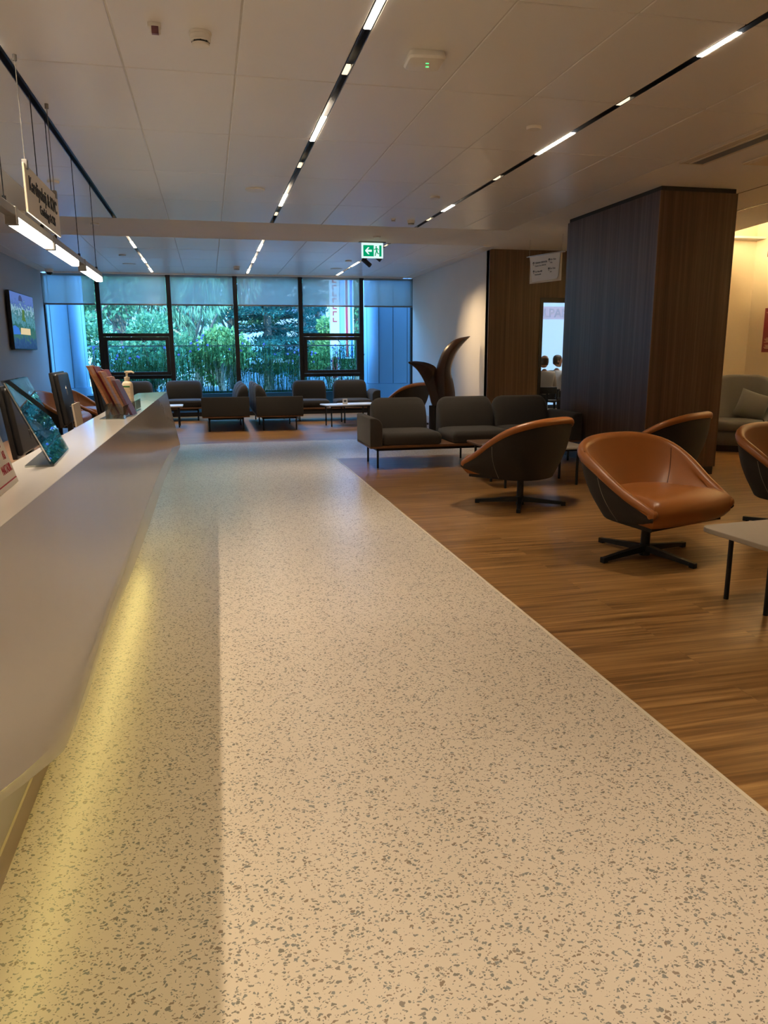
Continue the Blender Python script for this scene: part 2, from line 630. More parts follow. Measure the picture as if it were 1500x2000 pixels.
def text(name, s, size, m, parent, M, align='LEFT', depth=0.002, sx=1.0, bold=0.0):
    cu = bpy.data.curves.new(name, 'FONT')
    cu.body = s
    cu.size = size
    cu.align_x = align
    cu.extrude = depth
    cu.offset = bold
    cu.resolution_u = 3
    t = bpy.data.objects.new('tmp', cu)
    C.objects.link(t)
    dg = bpy.context.evaluated_depsgraph_get()
    me = bpy.data.meshes.new_from_object(t.evaluated_get(dg))
    bpy.data.objects.remove(t)
    bpy.data.curves.remove(cu)
    me.transform(M @ Matrix.Diagonal((sx, 1, 1, 1)))
    me.materials.clear()
    me.materials.append(MATS[m])
    me.name = name
    o = bpy.data.objects.new(name, me)
    C.objects.link(o)
    o.parent = parent
    return o
def catmull(P, n):
    """n points along a Catmull-Rom curve through P"""
    P = [Vector(p) for p in P]
    out = []
    m = len(P) - 1
    for i in range(n):
        t = i / (n - 1) * m
        k = min(int(t), m - 1)
        f = t - k
        a, b, c, d = P[max(k - 1, 0)], P[k], P[k + 1], P[min(k + 2, m)]
        out.append(0.5 * ((2 * b) + (c - a) * f + (2 * a - 5 * b + 4 * c - d) * f * f + (3 * b - a - 3 * c + d) * f ** 3))
    return out
def rrect(w, h, r, n=5, c=(0, 0)):
    """rounded rectangle outline"""
    out = []
    for cx, cy, a0 in ((w / 2 - r, h / 2 - r, 0), (-w / 2 + r, h / 2 - r, 90), (-w / 2 + r, -h / 2 + r, 180), (w / 2 - r, -h / 2 + r, 270)):
        for k in range(n + 1):
            a = rad(a0 + 90 * k / n)
            out.append((c[0] + cx + r * math.cos(a), c[1] + cy + r * math.sin(a)))
    return out
def face_matrix(origin, right, up):
    """text/plate matrix: local x -> right, y -> up, z -> out"""
    r = Vector(right).normalized()
    u = Vector(up).normalized()
    n = r.cross(u)
    return Matrix(((r.x, u.x, n.x, origin[0]), (r.y, u.y, n.y, origin[1]), (r.z, u.z, n.z, origin[2]), (0, 0, 0, 1)))
# ------------------------------------------------------------------ the setting
ZC = 2.97
XL, XR, YB, YW = -3.2, 8.2, -3.5, 16.9
# floor: pale terrazzo path with two areas of oak planks laid flush with it
m = MB()
def slab(x0, y0, x1, y1):
    m.box(x0, y0, -0.12, x1, y1, 0.0)
m.cur = 0
slab(XL, YB, 1.55, 11.65)
slab(1.55, 9.55, XR, 11.65)
m.cur = 1
slab(1.55, YB, XR, 9.55)
slab(XL, 11.65, 10.6, YW + 0.1)
struct(m.build('floor', ['terrazzo', 'floor_wood'], smooth=False))
m = MB()
m.box(1.542, YB, 0.0, 1.558, 9.55, 0.0015)
struct(m.build('trim_1', 'sign_cream', smooth=False))

# ceiling tiles
def tiles(xs, ys, slots, name):
    m = MB()
    g = 0.005
    for i in range(len(xs) - 1):
        for j in range(len(ys) - 1):
            a = xs[i] + (0.027 if xs[i] in slots else g)
            b = xs[i + 1] - (0.027 if xs[i + 1] in slots else g)
            m.box(a, ys[j] + g, ZC, b, ys[j + 1] - g, ZC + 0.02, r=0.003, seg=1)
    m.cur = 1
    xs2 = sorted(xs)
    runs = []
    for i in range(len(xs2) - 1):
        a = xs2[i] + (0.027 if xs2[i] in slots else 0)
        b = xs2[i + 1] - (0.027 if xs2[i + 1] in slots else 0)
        m.box(a, ys[0], ZC + 0.006, b, ys[-1], ZC + 0.03)
    return struct(m.build(name, ['tile', 'tile_gap'], smooth=False))
TX = (-1.03, 0.88, 2.787)
tiles([-1.72, -1.03, -0.39, 0.245, 0.88, 1.515, 2.15, 2.787, 3.42, 4.095],
      [-3.5, -2.62, -1.35, -0.08, 1.19, 2.46, 3.73, 4.99, 6.26, 7.58, 8.87, 10.2], TX, 'ceiling')
tiles([-3.0, -2.3, -1.665, -1.03, -0.39, 0.245, 0.88, 1.515, 2.15, 2.787, 3.42, 4.3],
      [11.7, 12.97, 14.24, 15.51, 16.8], TX, 'ceiling')
# plaster borders, cross beam and the side soffits
m = MB()
m.box(XL, YB, ZC, -1.72, 10.2, ZC + 0.03)
m.box(XL, 10.2, ZC, XR, 11.7, ZC + 0.03)
m.box(XL, 11.7, ZC, -3.0, YW, ZC + 0.03)
m.box(4.3, 11.7, ZC - 0.012, 4.53, YW, ZC + 0.03)
m.box(4.53, 11.7, ZC, 10.6, YW, ZC + 0.03)
m.box(-3.0, 16.8, ZC - 0.03, 4.3, YW, ZC + 0.03)
m.prism([(4.095, YB), (5.60, YB), (7.33, 10.2), (4.095, 10.2)], 'z', ZC, ZC + 0.03)
struct(m.build('ceiling', 'plaster', smooth=False))
m = MB()
m.box(-40, YB - 0.3, 3.34, 50, YW + 0.3, 3.62)  # unseen roof slab, stretched far sideways to keep sun off the outside columns
struct(m.build('ceiling', 'plaster', smooth=False))
m = MB()
m.box(5.549, 1.2, ZC - 0.002, 5.561, 10.2, ZC)
struct(m.build('trim_2', 'dark_gap', smooth=False))

# walls
m = MB()
m.box(XL - 0.2, YB - 0.2, -0.1, XL, YW + 0.1, 3.34)
struct(m.build('wall_left', 'wall_grey', smooth=False))
m = MB()
m.box(XL - 0.2, YB - 0.2, -0.1, XR + 0.2, YB, 3.34)
struct(m.build('wall_back', 'wall_light', smooth=False))
m = MB()
m.box(4.53, 12.05, -0.1, 4.66, YW + 0.1, ZC)
struct(m.build('wall_right', 'wall_light', smooth=False))
m = MB()
m.box(XR, YB, -0.1, XR + 0.2, 12.17, 3.34)
m.box(7.0, 10.4, -0.1, XR, 12.17, 3.34)
m.box(XR + 0.2, 12.0, -0.1, 10.8, 12.17, 3.34)
m.box(10.6, 12.17, -0.1, 10.8, YW + 0.1, 3.34)
struct(m.build('wall_right', 'wall_cream', smooth=False))
# walnut wall with a doorway, glass pane in a black frame
m = MB()
DX0, DX1, DZ = 5.44, 6.70, 2.22
m.box(4.53, 12.03, 0, DX0, 12.17, ZC)
m.box(DX1, 12.03, 0, 7.0, 12.17, ZC)
m.box(DX0, 12.03, DZ, DX1, 12.17, ZC)
struct(m.build('wall_front', 'walnut', smooth=False))
d = struct(bpy.data.objects.new('door_1', None))
C.objects.link(d)
d.location = (DX0, 12.05, 0)
m = MB()
wd = DX1 - DX0
m.box(0, -0.03, 0, 0.055, 0.10, DZ)
m.box(wd - 0.055, -0.03, 0, wd, 0.10, DZ)
m.box(0.055, -0.03, DZ - 0.075, wd - 0.055, 0.10, DZ)
m.build('frame', 'black_metal', d, smooth=False)
m = MB()
m.box(0.055, 0.04, 0.0, wd - 0.055, 0.05, DZ - 0.075)
m.build('pane', 'clear_glass', d, smooth=False)
# frosted window of the small office behind it
o = struct(bpy.data.objects.new('window_7', None))
C.objects.link(o)
o.location = (4.66, YW, 0)
m = MB()
for x in (0.0, 1.9, 5.88):
    m.box(x, -0.05, 0, x + 0.06, 0.05, ZC)
m.box(0, -0.05, 0, 5.94, 0.05, 0.08)
m.build('frame', 'frame_metal', o, smooth=False)
m = MB()
m.box(0.06, -0.005, 0.08, 5.88, 0.005, ZC)
m.build('pane', 'frosted', o, smooth=False)

# the window wall: six bays
MX = [-3.2, -2.15, -0.745, 0.622, 2.01, 3.36, 4.53]
for k in range(6):
    a, b = MX[k], MX[k + 1]
    o = struct(bpy.data.objects.new('window_%d' % (k + 1), None))
    C.objects.link(o)
    o.location = (a, YW, 0)
    wdt = b - a
    m = MB()
    if k == 0:
        m.box(0.0, -0.06, 0, 0.03, 0.06, 2.94)
    m.box(wdt - 0.045 if k < 5 else wdt - 0.03, -0.06, 0, wdt + (0.045 if k < 5 else 0), 0.06, 2.94)
    l = 0.03 if k == 0 else 0.045
    rr = wdt - (0.045 if k < 5 else 0.03)
    m.box(l, -0.06, 0, rr, 0.06, 0.09)
    m.box(l, -0.03, 2.90, rr, 0.03, 2.94)
    if k in (1, 4):
        m.box(l, -0.06, 0.82, rr, 0.06, 0.89)
        m.box(l, -0.06, 1.69, rr, 0.06, 1.76)
    m.build('frame', 'frame_metal', o, smooth=False)
    if k in (1, 4):
        m = MB()
        m.box(l + 0.005, -0.085, 0.895, l + 0.075, 0.03, 1.685)
        m.box(rr - 0.075, -0.085, 0.895, rr - 0.005, 0.03, 1.685)
        m.box(l + 0.075, -0.085, 0.895, rr - 0.075, 0.03, 0.965)
        m.box(l + 0.075, -0.085, 1.61, rr - 0.075, 0.03, 1.685)
        s = m.build('sash', 'frame_metal', o, smooth=False)
        m = MB()
        hx = (l + rr) / 2 + 0.1
        m.box(hx - 0.02, -0.10, 1.62, hx + 0.02, -0.085, 1.67, r=0.004)
        m.tube([(hx, -0.10, 1.645), (hx + 0.01, -0.125, 1.63), (hx + 0.06, -0.13, 1.57)], 0.009)
        m.build('handle', 'black_plastic', s)
    m = MB()
    if k in (1, 4):
        m.box(l, -0.006, 0.09, rr, 0.006, 0.82)
        m.box(l + 0.075, -0.02, 0.965, rr - 0.075, -0.008, 1.61)
        m.box(l, -0.006, 1.76, rr, 0.006, 2.90)
    else:
        m.box(l, -0.006, 0.09, rr, 0.006, 2.90)
    m.build('pane', 'glass', o, smooth=False)
BL = ['leftmost of six, beside the grey wall', 'above the left opening sash', 'third from the left, before leafy trees', 'fourth from the left, a cedar behind it', 'above the right opening sash', 'rightmost of six, before the blue column']
for k in range(6):
    a, b = MX[k] + (0.012 if k == 0 else 0.05), MX[k + 1] - (0.012 if k == 5 else 0.05)
    t = thing('roller_blind', 'grey see-through roller blind, ' + BL[k], 'blind', ((a + b) / 2, YW - 0.09, 2.35), 0, 'roller blinds along the window wall')
    h = (b - a) / 2
    m = MB()
    m.box(-h, -0.001, 0.0, h, 0.001, 0.585)
    m.build('fabric', 'blind', t, smooth=False)
    m = MB()
    m.box(-h, -0.008, -0.028, h, 0.008, 0.004, r=0.004)
    m.build('bottom_bar', 'grey_plastic', t)

# walnut clad pillar
t = thing('pillar', 'wide square pillar clad in dark walnut veneer beside the leather chairs', 'pillar', (4.965, 8.225, 0))
m = MB()
m.box(-0.445, -1.02, 0.09, 0.445, 1.02, 2.925)
m.build('cladding', 'walnut', t, smooth=False)
m = MB()
m.box(-0.43, -1.005, 2.925, 0.43, 1.005, ZC)
m.build('shadow_gap', 'dark_gap', t, smooth=False)
m = MB()
m.box(-0.43, -1.005, 0, 0.43, 1.005, 0.09)
m.build('skirting', 'black_plastic', t, smooth=False)
m = MB()
m.box(-0.449, -1.024, 0.09, -0.441, -1.012, 2.925)
m.build('corner_bead', 'table_wood', t, smooth=False)

# ------------------------------------------------------------------ ceiling line lamps
def track(label, x, y0, y1, lamps, smalls, gain=1.0):
    t = thing('track_light', label, 'ceiling light', (x, (y0 + y1) / 2, ZC), 0, 'recessed black light tracks')
    c = (y0 + y1) / 2
    h = (y1 - y0) / 2
    m = MB()
    m.box(-0.025, -h, 0.0, -0.020, h, 0.06)
    m.box(0.020, -h, 0.0, 0.025, h, 0.06)
    m.box(-0.025, -h, 0.052, 0.025, h, 0.06)
    m.build('channel', 'track_black', t, smooth=False)
    for a, b in lamps:
        m = MB()
        m.box(-0.0185, a - c, -0.003, 0.0185, b - c, 0.004, r=0.002, seg=1)
        m.build('lamp', 'lamp', t, smooth=False)
        L = bpy.data.lights.new('line_lamp', 'AREA')
        L.shape = 'RECTANGLE'
        L.size = 0.034
        L.size_y = b - a
        L.energy = LAMP_W * (b - a) * gain
        L.color = LAMP_COL
        L.spread = rad(LAMP_SPREAD)
        lo = bpy.data.objects.new('line_lamp', L)
        C.objects.link(lo)
        lo.parent = t
        lo.location = (0, (a + b) / 2 - c, -0.005)
    for y in smalls:
        m = MB()
        m.box(-0.0165, y - 0.06 - c, 0.002, 0.0165, y + 0.06 - c, 0.02)
        m.build('connector', 'lamp_small', t, smooth=False)
    return t
track('black ceiling track, unlit over the reception desk, nearest the hanging white sign', TX[0], -3.4, 10.19, [(-2.2, -1.57), (0.1, 0.73), (2.4, 3.03), (4.2, 4.83)], [], 1.9)
track('black ceiling track with three lit bars, over the middle of the pale terrazzo path', TX[1], -3.4, 10.19, [(-1.7, -1.07), (0.9, 1.53), (3.55, 4.18), (5.68, 6.31), (8.39, 9.03)], [4.79, 7.15, 9.6])
track('black ceiling track with lit bars over the oak floor and leather chairs', TX[2], -3.4, 10.19, [(-1.9, -1.27), (0.7, 1.33), (3.82, 4.15), (5.69, 6.34), (8.61, 9.0)], [4.97, 7.27, 9.6])
track('black ceiling track by the window above the left lounge benches, behind the cross beam', TX[0], 11.71, 16.79, [(12.25, 12.92), (14.3, 14.95), (15.9, 16.6)], [])
track('black ceiling track by the window above the back to back sofas', TX[1], 11.71, 16.79, [(12.15, 12.95), (13.9, 14.6), (15.75, 16.5)], [])
t = track('black ceiling track carrying two spotlights, beyond the green exit sign', TX[2], 11.71, 16.79, [(12.95, 13.15), (14.2, 14.9), (15.95, 16.6)], [12.0, 13.55, 15.2])
m = MB()
t = thing('track_light', 'unlit black ceiling track on the far right, partly behind the walnut pillar', 'ceiling light', (6.232, 5.8, ZC), 0, 'recessed black light tracks')
m.box(-0.022, -4.0, -0.003, 0.022, 4.0, 0.0)
m.build('channel', 'track_black', t, smooth=False)
# spotlights for the sculpture
def spot(loc, aim, label):
    t = thing('spotlight', label, 'spotlight', loc, 0, 'spotlights on the rear track')
    d = (Vector(aim) - Vector(loc))
    d.normalize()
    m = MB()
    m.box(-0.02, -0.05, -0.02, 0.02, 0.05, 0.0, r=0.004)
    m.tube([(0, 0, -0.02), (0, 0, -0.05)], 0.012)
    m.build('mount', 'track_black', t)
    p = Vector((0, 0, -0.06))
    m = MB()
    q = d.to_track_quat('Z', 'Y').to_matrix().to_4x4()
    q.translation = p
    mm = MB()
    mm.lathe([(0.0, -0.07), (0.036, -0.07), (0.040, -0.06), (0.040, 0.11), (0.034, 0.115), (0.031, 0.10), (0.0, 0.095)], 20)
    mm.build('head', 'track_black', t, M=q)
    L = bpy.data.lights.new('spot_lamp', 'SPOT')
    L.energy = 140
    L.color = (1.0, 0.72, 0.42)
    L.spot_size = rad(58)
    L.spot_blend = 1.0
    L.shadow_soft_size = 0.02
    lo = bpy.data.objects.new('spot_lamp', L)
    C.objects.link(lo)
    lo.parent = t
    lo.location = p + d * 0.14
    lo.rotation_euler = d.to_track_quat('-Z', 'Y').to_euler()
spot((TX[2], 13.55, ZC), (4.5, 12.75, 1.35), 'black track spotlight left of and below the exit sign')
spot((TX[2], 12.72, ZC), (4.5, 12.35, 1.55), 'black track spotlight right of the exit sign')

# added light panel, out of view, to brighten the small office
t = thing('office_fill_light', 'unseen square light panel added to brighten the office behind the glass', 'ceiling light', (7.6, 14.4, ZC))
m = MB()
m.box(-0.32, -0.32, -0.015, 0.32, 0.32, 0.0)
m.build('frame', 'white_plastic', t, smooth=False)
m = MB()
m.box(-0.29, -0.29, -0.018, 0.29, 0.29, -0.015)
m.build('diffuser', 'fill_panel', t, smooth=False)

# pendant line lamp over the desk
t = thing('pendant_light', 'long slim pendant bar with three lit sections hung over the reception desk', 'pendant light', (-1.03, 6.4, 2.10))
m = MB()
m.box(-0.028, -4.4, 0.0, 0.028, 1.93, 0.05, r=0.004, seg=1)
m.build('bar', 'grey_plastic', t, smooth=False)
for a, b in ((-4.0, -3.0), (-1.60, -0.62), (-0.52, 0.47), (0.86, 1.90)):
    m = MB()
    m.box(-0.03, a, -0.045, 0.03, b, 0.004, r=0.008, seg=2)
    o = m.build('diffuser', 'lamp_pendant', t)
    m = MB()
    m.box(-0.032, a - 0.05, -0.046, 0.032, a, 0.052, r=0.003, seg=1)
    m.build('end_cap', 'grey_plastic', t, smooth=False)
for y in (-4.2, -1.75, -0.78, -0.32, 0.72, 1.75):
    m = MB()
    m.tube([(0, y, 0.05), (0, y, 0.869)], 0.0032, 6)
    m.tube([(0, y, 0.05), (0, y, 0.085)], 0.011, 8)
    m.build('cable', 'black_metal', t)

# cove lamp hidden above the soffit edge on the right
t = thing('cove_light', 'warm line of light in the ceiling recess washing the cream wall', 'ceiling light', (7.0, 8.6, 3.02))
m = MB()
ca = math.atan2(7.33 - 5.60, 10.2 - YB)
Mx = Matrix.Rotation(-ca, 4, 'Z')
m.box(0.05, -3.5, 0.0, 0.10, 1.5, 0.02, M=Mx)
m.build('lamp', 'lamp_cove', t, smooth=False)

# ------------------------------------------------------------------ devices on the ceiling
def disc(name, label, cat, x, y, r, h, group=None, z=ZC, m_='white_plastic'):
    b = MB()
    b.lathe([(0, 0), (r, 0), (r, -h * 0.5), (r * 0.93, -h), (0, -h)], 24)
    o = b.build(name, m_, loc=(x, y, z))
    return tag(o, label, cat, group)
G = 'white cover discs on the ceiling'
disc('ceiling_speaker', 'round white ceiling speaker left of the middle lit track', 'speaker', 0.55, 8.2, 0.10, 0.012, 'round ceiling speakers')
disc('ceiling_speaker', 'round ceiling speaker by the window above the left bench, left of the rear left track', 'speaker', -1.34, 15.2, 0.12, 0.012, 'round ceiling speakers')
disc('ceiling_speaker', 'round ceiling speaker by the window, left of the track with spotlights', 'speaker', 2.567, 15.35, 0.12, 0.012, 'round ceiling speakers')
disc('sprinkler_cover', 'small round sprinkler cover nearest the camera, between the right track and the access point', 'sprinkler', 2.43, 5.6, 0.055, 0.02, G)
disc('sprinkler_cover', 'small round sprinkler cover near the far end of the right lit track', 'sprinkler', 2.45, 8.2, 0.055, 0.02, G)
disc('sprinkler_cover', 'small round sprinkler cover behind the hanging reception sign', 'sprinkler', -1.364, 8.2, 0.055, 0.02, G)
disc('sprinkler_cover', 'small round sprinkler cover on the cross beam above the exit sign', 'sprinkler', 2.44, 11.05, 0.055, 0.02, G)
disc('sprinkler_cover', 'small round sprinkler cover on the cross beam left of the tracks, above the pendant bar', 'sprinkler', -1.323, 10.66, 0.055, 0.02, G)
disc('sprinkler_cover', 'small round sprinkler cover by the window beside the left rear speaker', 'sprinkler', -1.32, 13.85, 0.06, 0.02, G)
disc('sprinkler_cover', 'small round sprinkler cover left of the rear track with the spotlights', 'sprinkler', 2.56, 13.98, 0.06, 0.02, G)

def smoke(x, y, s, label, group):
    t = thing('smoke_detector', label, 'smoke detector', (x, y, ZC), 0, group)
    m = MB()
    m.lathe([(0, 0), (0.058 * s, 0), (0.058 * s, -0.014 * s), (0.0, -0.014 * s)], 28)
    m.build('base', 'white_plastic', t)
    m = MB()
    m.lathe([(0, -0.014 * s), (0.053 * s, -0.014 * s), (0.053 * s, -0.040 * s), (0.048 * s, -0.044 * s), (0.0, -0.044 * s)], 28)
    m.build('body', 'white_plastic', t)
    m = MB()
    m.lathe([(0, -0.044 * s), (0.040 * s, -0.044 * s), (0.040 * s, -0.052 * s), (0.0, -0.052 * s)], 28)
    for k in range(8):
        a = k * PI / 4
        Mx = Matrix.Rotation(a, 4, 'Z')
        m.box(0.03 * s, -0.003, -0.052 * s, 0.046 * s, 0.003, -0.044 * s, M=Mx)
    m.build('vents', 'black_plastic', t, smooth=False)
    m = MB()
    m.lathe([(0, -0.052 * s), (0.046 * s, -0.052 * s), (0.043 * s, -0.062 * s), (0.03 * s, -0.066 * s), (0, -0.067 * s)], 28)
    m.build('cap', 'white_plastic', t)
smoke(0.045, 4.41, 1.0, 'large cream smoke detector on the nearest ceiling tile at the top', 'smoke detectors on the ceiling')
smoke(2.579, 9.67, 0.85, 'smoke detector close to the far end of the right lit track, larger of two there', 'smoke detectors on the ceiling')
smoke(2.331, 9.6, 0.5, 'tiny ceiling detector left of the larger one by the right lit track', 'smoke detectors on the ceiling')
smoke(0.617, 15.3, 1.1, 'smoke detector near the window, left of the middle rear track', 'smoke detectors on the ceiling')
t = thing('motion_sensor', 'small white ceiling sensor with a dark purple window at the top left', 'sensor', (-0.177, 4.34, ZC))
m = MB()
m.box(-0.034, -0.02, -0.022, 0.030, 0.02, 0.0, r=0.004)
m.box(-0.024, -0.018, -0.050, 0.026, 0.014, -0.018, r=0.006)
m.build('housing', 'white_plastic', t)
m = MB()
m.box(-0.016, -0.0205, -0.046, 0.018, -0.017, -0.018, r=0.001)
m.box(-0.016, -0.019, -0.0515, 0.018, 0.004, -0.046)
m.build('lens', 'leaflet_purple', t, smooth=False)
# wireless access point
t = thing('access_point', 'square white wireless access point with two green lamps on the ceiling', 'access point', (1.268, 4.47, ZC), rad(-4))
m = MB()
secs = []
for z, s in ((0, 0.93), (-0.012, 0.97), (-0.030, 1.0), (-0.042, 0.93), (-0.046, 0.82)):
    secs.append([(x, y, z) for x, y in rrect(0.21 * s, 0.21 * s, 0.03, 4)])
m.loft(secs)
m.build('housing', 'white_plastic', t, angle=25)
m = MB()
m.box(-0.075, 0.095, -0.016, 0.085, 0.107, -0.004)
m.build('port_recess', 'black_plastic', t, smooth=False)
for x, y in ((0.02, 0.02), (0.01, -0.03)):
    m = MB()
    m.box(x - 0.008, y - 0.004, -0.0475, x + 0.008, y + 0.004, -0.045)
    m.build('status_lamp', 'led_green', t, smooth=False)
# dome cameras
def dome(x, y, z, label, sc=1.0):
    t = thing('dome_camera', label, 'security camera', (x, y, z), 0, 'dome cameras on the ceiling')
    m = MB()
    m.lathe([(0, 0), (0.062 * sc, 0), (0.062 * sc, -0.012), (0.055 * sc, -0.045 * sc), (0, -0.045 * sc)], 24)
    m.build('housing', 'white_plastic', t)
    m = MB()
    m.lathe([(0.045 * sc, -0.045 * sc), (0.043 * sc, -0.062 * sc), (0.03 * sc, -0.078 * sc), (0.0, -0.086 * sc)], 24)
    m.build('dome', 'plinth_black', t)
dome(-2.05, 9.95, ZC, 'white dome camera on the soffit left of the hanging sign')
dome(-2.95, 16.4, ZC, 'dome camera in the far left corner above the wall screen', 1.3)

# exit sign under the beam
t = thing('exit_sign', 'lit green exit sign with a left arrow and a running figure under the beam', 'exit sign', (2.49, 11.60, ZC - 0.03))
m = MB()
m.box(-0.20, -0.05, 0.012, 0.20, 0.05, 0.03, r=0.004)
m.build('mount', 'steel', t)
m = MB()
m.box(-0.165, -0.012, -0.205, 0.165, 0.012, 0.012)
m.build('panel', 'exit_glow_white', t, smooth=False)
m = MB()
m.box(-0.14, -0.0145, -0.18, 0.02, -0.012, -0.02)
fg = m.build('green_field', 'exit_glow_green', t, smooth=False)
m = MB()
m.box(0.105, -0.0145, -0.18, 0.14, -0.012, -0.02)
m.build('green_border', 'exit_glow_green', t, smooth=False)
m = MB()
m.prism([(-0.115, -0.10), (-0.07, -0.05), (-0.045, -0.05), (-0.075, -0.085), (-0.01, -0.085), (-0.01, -0.115), (-0.075, -0.115), (-0.045, -0.15), (-0.07, -0.15)], 'y', -0.017, -0.0145)
m.build('arrow', 'exit_glow_white', t, smooth=False)
m = MB()
m.cur = 0
def limb(a, b, r0, r1):
    d = (Vector(b) - Vector(a)).normalized()
    n = Vector((-d.y, d.x))
    A, B = Vector(a), Vector(b)
    m.prism([tuple(A + n * r0), tuple(B + n * r1), tuple(B - n * r1), tuple(A - n * r0)], 'y', -0.0145, -0.012)
m.lathe([(0, -0.0145), (0.011, -0.0145), (0.011, -0.012), (0, -0.012)], 14, c=(0.058, 0, -0.042), ax='y')
limb((0.058, -0.055), (0.066, -0.105), 0.012, 0.011)
limb((0.055, -0.062), (0.034, -0.085), 0.006, 0.005)
limb((0.034, -0.085), (0.026, -0.07), 0.005, 0.004)
limb((0.062, -0.062), (0.085, -0.072), 0.006, 0.005)
limb((0.085, -0.072), (0.094, -0.09), 0.005, 0.004)
limb((0.064, -0.10), (0.050, -0.135), 0.009, 0.007)
limb((0.050, -0.135), (0.040, -0.172), 0.007, 0.006)
limb((0.068, -0.10), (0.080, -0.135), 0.009, 0.007)
limb((0.080, -0.135), (0.102, -0.142), 0.007, 0.006)
m.build('running_figure', 'exit_glow_green', t, smooth=False)

# linear air vent and hatch in the right soffit
t = thing('air_vent', 'long slotted air vent in the ceiling above the walnut pillar', 'vent', (4.27, 4.35, ZC))
m = MB()
for a, b in ((-0.13, -0.105), (-0.045, -0.02), (0.095, 0.12)):
    m.box(a, -2.0, -0.010, b, 2.0, 0.0, r=0.002, seg=1)
m.box(-0.105, -2.0, -0.004, -0.045, 2.0, 0.0)
m.box(-0.13, 1.975, -0.010, 0.12, 2.0, 0.0)
m.build('frame', 'sign_cream', t, smooth=False)
m = MB()
m.box(-0.02, -2.0, -0.002, 0.095, 1.975, 0.0)
g_ = m.build('slot', 'dark_gap', t, smooth=False)
m = MB()
for k in range(9):
    x = -0.012 + k * 0.012
    m.box(x, -2.0, -0.007, x + 0.004, 1.975, -0.002)
m.build('grille', 'grey_plastic', t, smooth=False)
t = thing('ceiling_hatch', 'square cream access panel in the ceiling at the far right edge', 'ceiling panel', (5.30, 5.63, ZC))
m = MB()
m.box(-0.60, -0.62, -0.012, 0.60, 0.62, 0.0, r=0.003, seg=1)
m.build('frame', 'wall_cream', t, smooth=False)
m = MB()
m.box(-0.56, -0.58, -0.016, 0.56, 0.58, -0.012)
m.build('panel', 'wall_cream', t, smooth=False)

# hanging sign over the desk
t = thing('hanging_sign', 'cream acrylic sign reading Kardiyoloji and KVC hung from the ceiling on cables', 'sign', (-0.96, 5.36, 2.14))
m = MB()
m.box(-0.006, -0.50, 0.0, 0.006, 0.49, 0.265, r=0.002, seg=1)
p = m.build('panel', 'sign_cream', t, smooth=False)
F = face_matrix((0.0075, -0.42, 0.135), (0, 1, 0), (0, 0, 1))
text('lettering', 'Kardiyoloji & KVC', 0.112, 'ink', t, F, bold=0.0015, sx=0.98)
F = face_matrix((0.0075, -0.17, 0.045), (0, 1, 0), (0, 0, 1))
text('lettering', 'Cardiology & CVS', 0.075, 'ink', t, F, bold=0.001, sx=0.86)
for y in (-0.44, 0.42):
    m = MB()
    m.tube([(0, y, 0.29), (0, y, 0.80)], 0.0028, 6)
    m.tube([(0, y, 0.80), (0, y, 0.83)], 0.012, 8)
    m.build('cable', 'grey_plastic', t)
    m = MB()
    m.box(-0.014, y - 0.02, 0.24, 0.014, y + 0.02, 0.29, r=0.003)
    m.build('clamp', 'grey_plastic', t)

# directional sign by the pillar
a, b = Vector((4.76, 10.96, 2.74)), Vector((4.97, 10.33, 2.74))
r = (b - a).normalized()
t = thing('directional_sign', 'white hanging direction sign with arrows in front of the walnut wall', 'sign', tuple((a + b) / 2 - Vector((0, 0, 0.4))), math.atan2(r.y, r.x))
m = MB()
m.box(-0.36, -0.004, 0.38, 0.40, 0.012, 0.40, r=0.003)
m.tube([(-0.40, 0.004, 0.39), (-0.35, 0.004, 0.39)], 0.008)
m.tube([(-0.34, 0.004, 0.40), (-0.34, 0.004, 0.63)], 0.002, 6)
m.tube([(0.34, 0.004, 0.40), (0.34, 0.004, 0.63)], 0.002, 6)
m.build('hanger', 'steel', t)
m = MB()
m.prism([(-0.33, 0.0), (0.33, 0.0), (0.33, 0.39), (-0.33, 0.39)], 'y', 0.010, 0.016)
m.build('backing_panel', 'sign_cream', t, smooth=False)
m = MB()
m.prism([(-0.26, 0.02), (0.25, 0.03), (0.285, 0.06), (0.31, 0.385), (-0.33, 0.385)], 'y', -0.004, 0.004)
m.build('front_panel', 'white_plastic', t, smooth=False)
def line(s, x, z, size):
    text('lettering', s, size, 'ink', t, Matrix(((1, 0, 0, x), (0, 0, -1, -0.005), (0, 1, 0, z), (0, 0, 0, 1))), depth=0.0006, sx=0.72)
def arrow(x, z):
    m = MB()
    m.prism([(x - 0.004, z), (x + 0.004, z), (x + 0.004, z + 0.035), (x + 0.018, z + 0.022), (x + 0.018, z + 0.034), (x, z + 0.052), (x - 0.018, z + 0.034), (x - 0.018, z + 0.022), (x - 0.004, z + 0.035)], 'y', -0.0055, -0.004)
    m.build('arrow', 'ink', t, smooth=False)
arrow(-0.24, 0.255)
line('Poliklinikler (4020-4270)', -0.21, 0.275, 0.036)
line('Outpatient Clinics (4020-4270)', -0.21, 0.235, 0.026)
arrow(-0.23, 0.135)
line('Kan Alma-400', -0.20, 0.150, 0.036)
line('Blood Draw-400', -0.20, 0.110, 0.026)
arrow(0.09, 0.275)
line('Efor Odası', 0.115, 0.295, 0.036)
line('Effort', 0.115, 0.255, 0.026)
arrow(0.09, 0.15)
line('Eko Odası', 0.115, 0.170, 0.036)
line('Echo', 0.115, 0.130, 0.026)

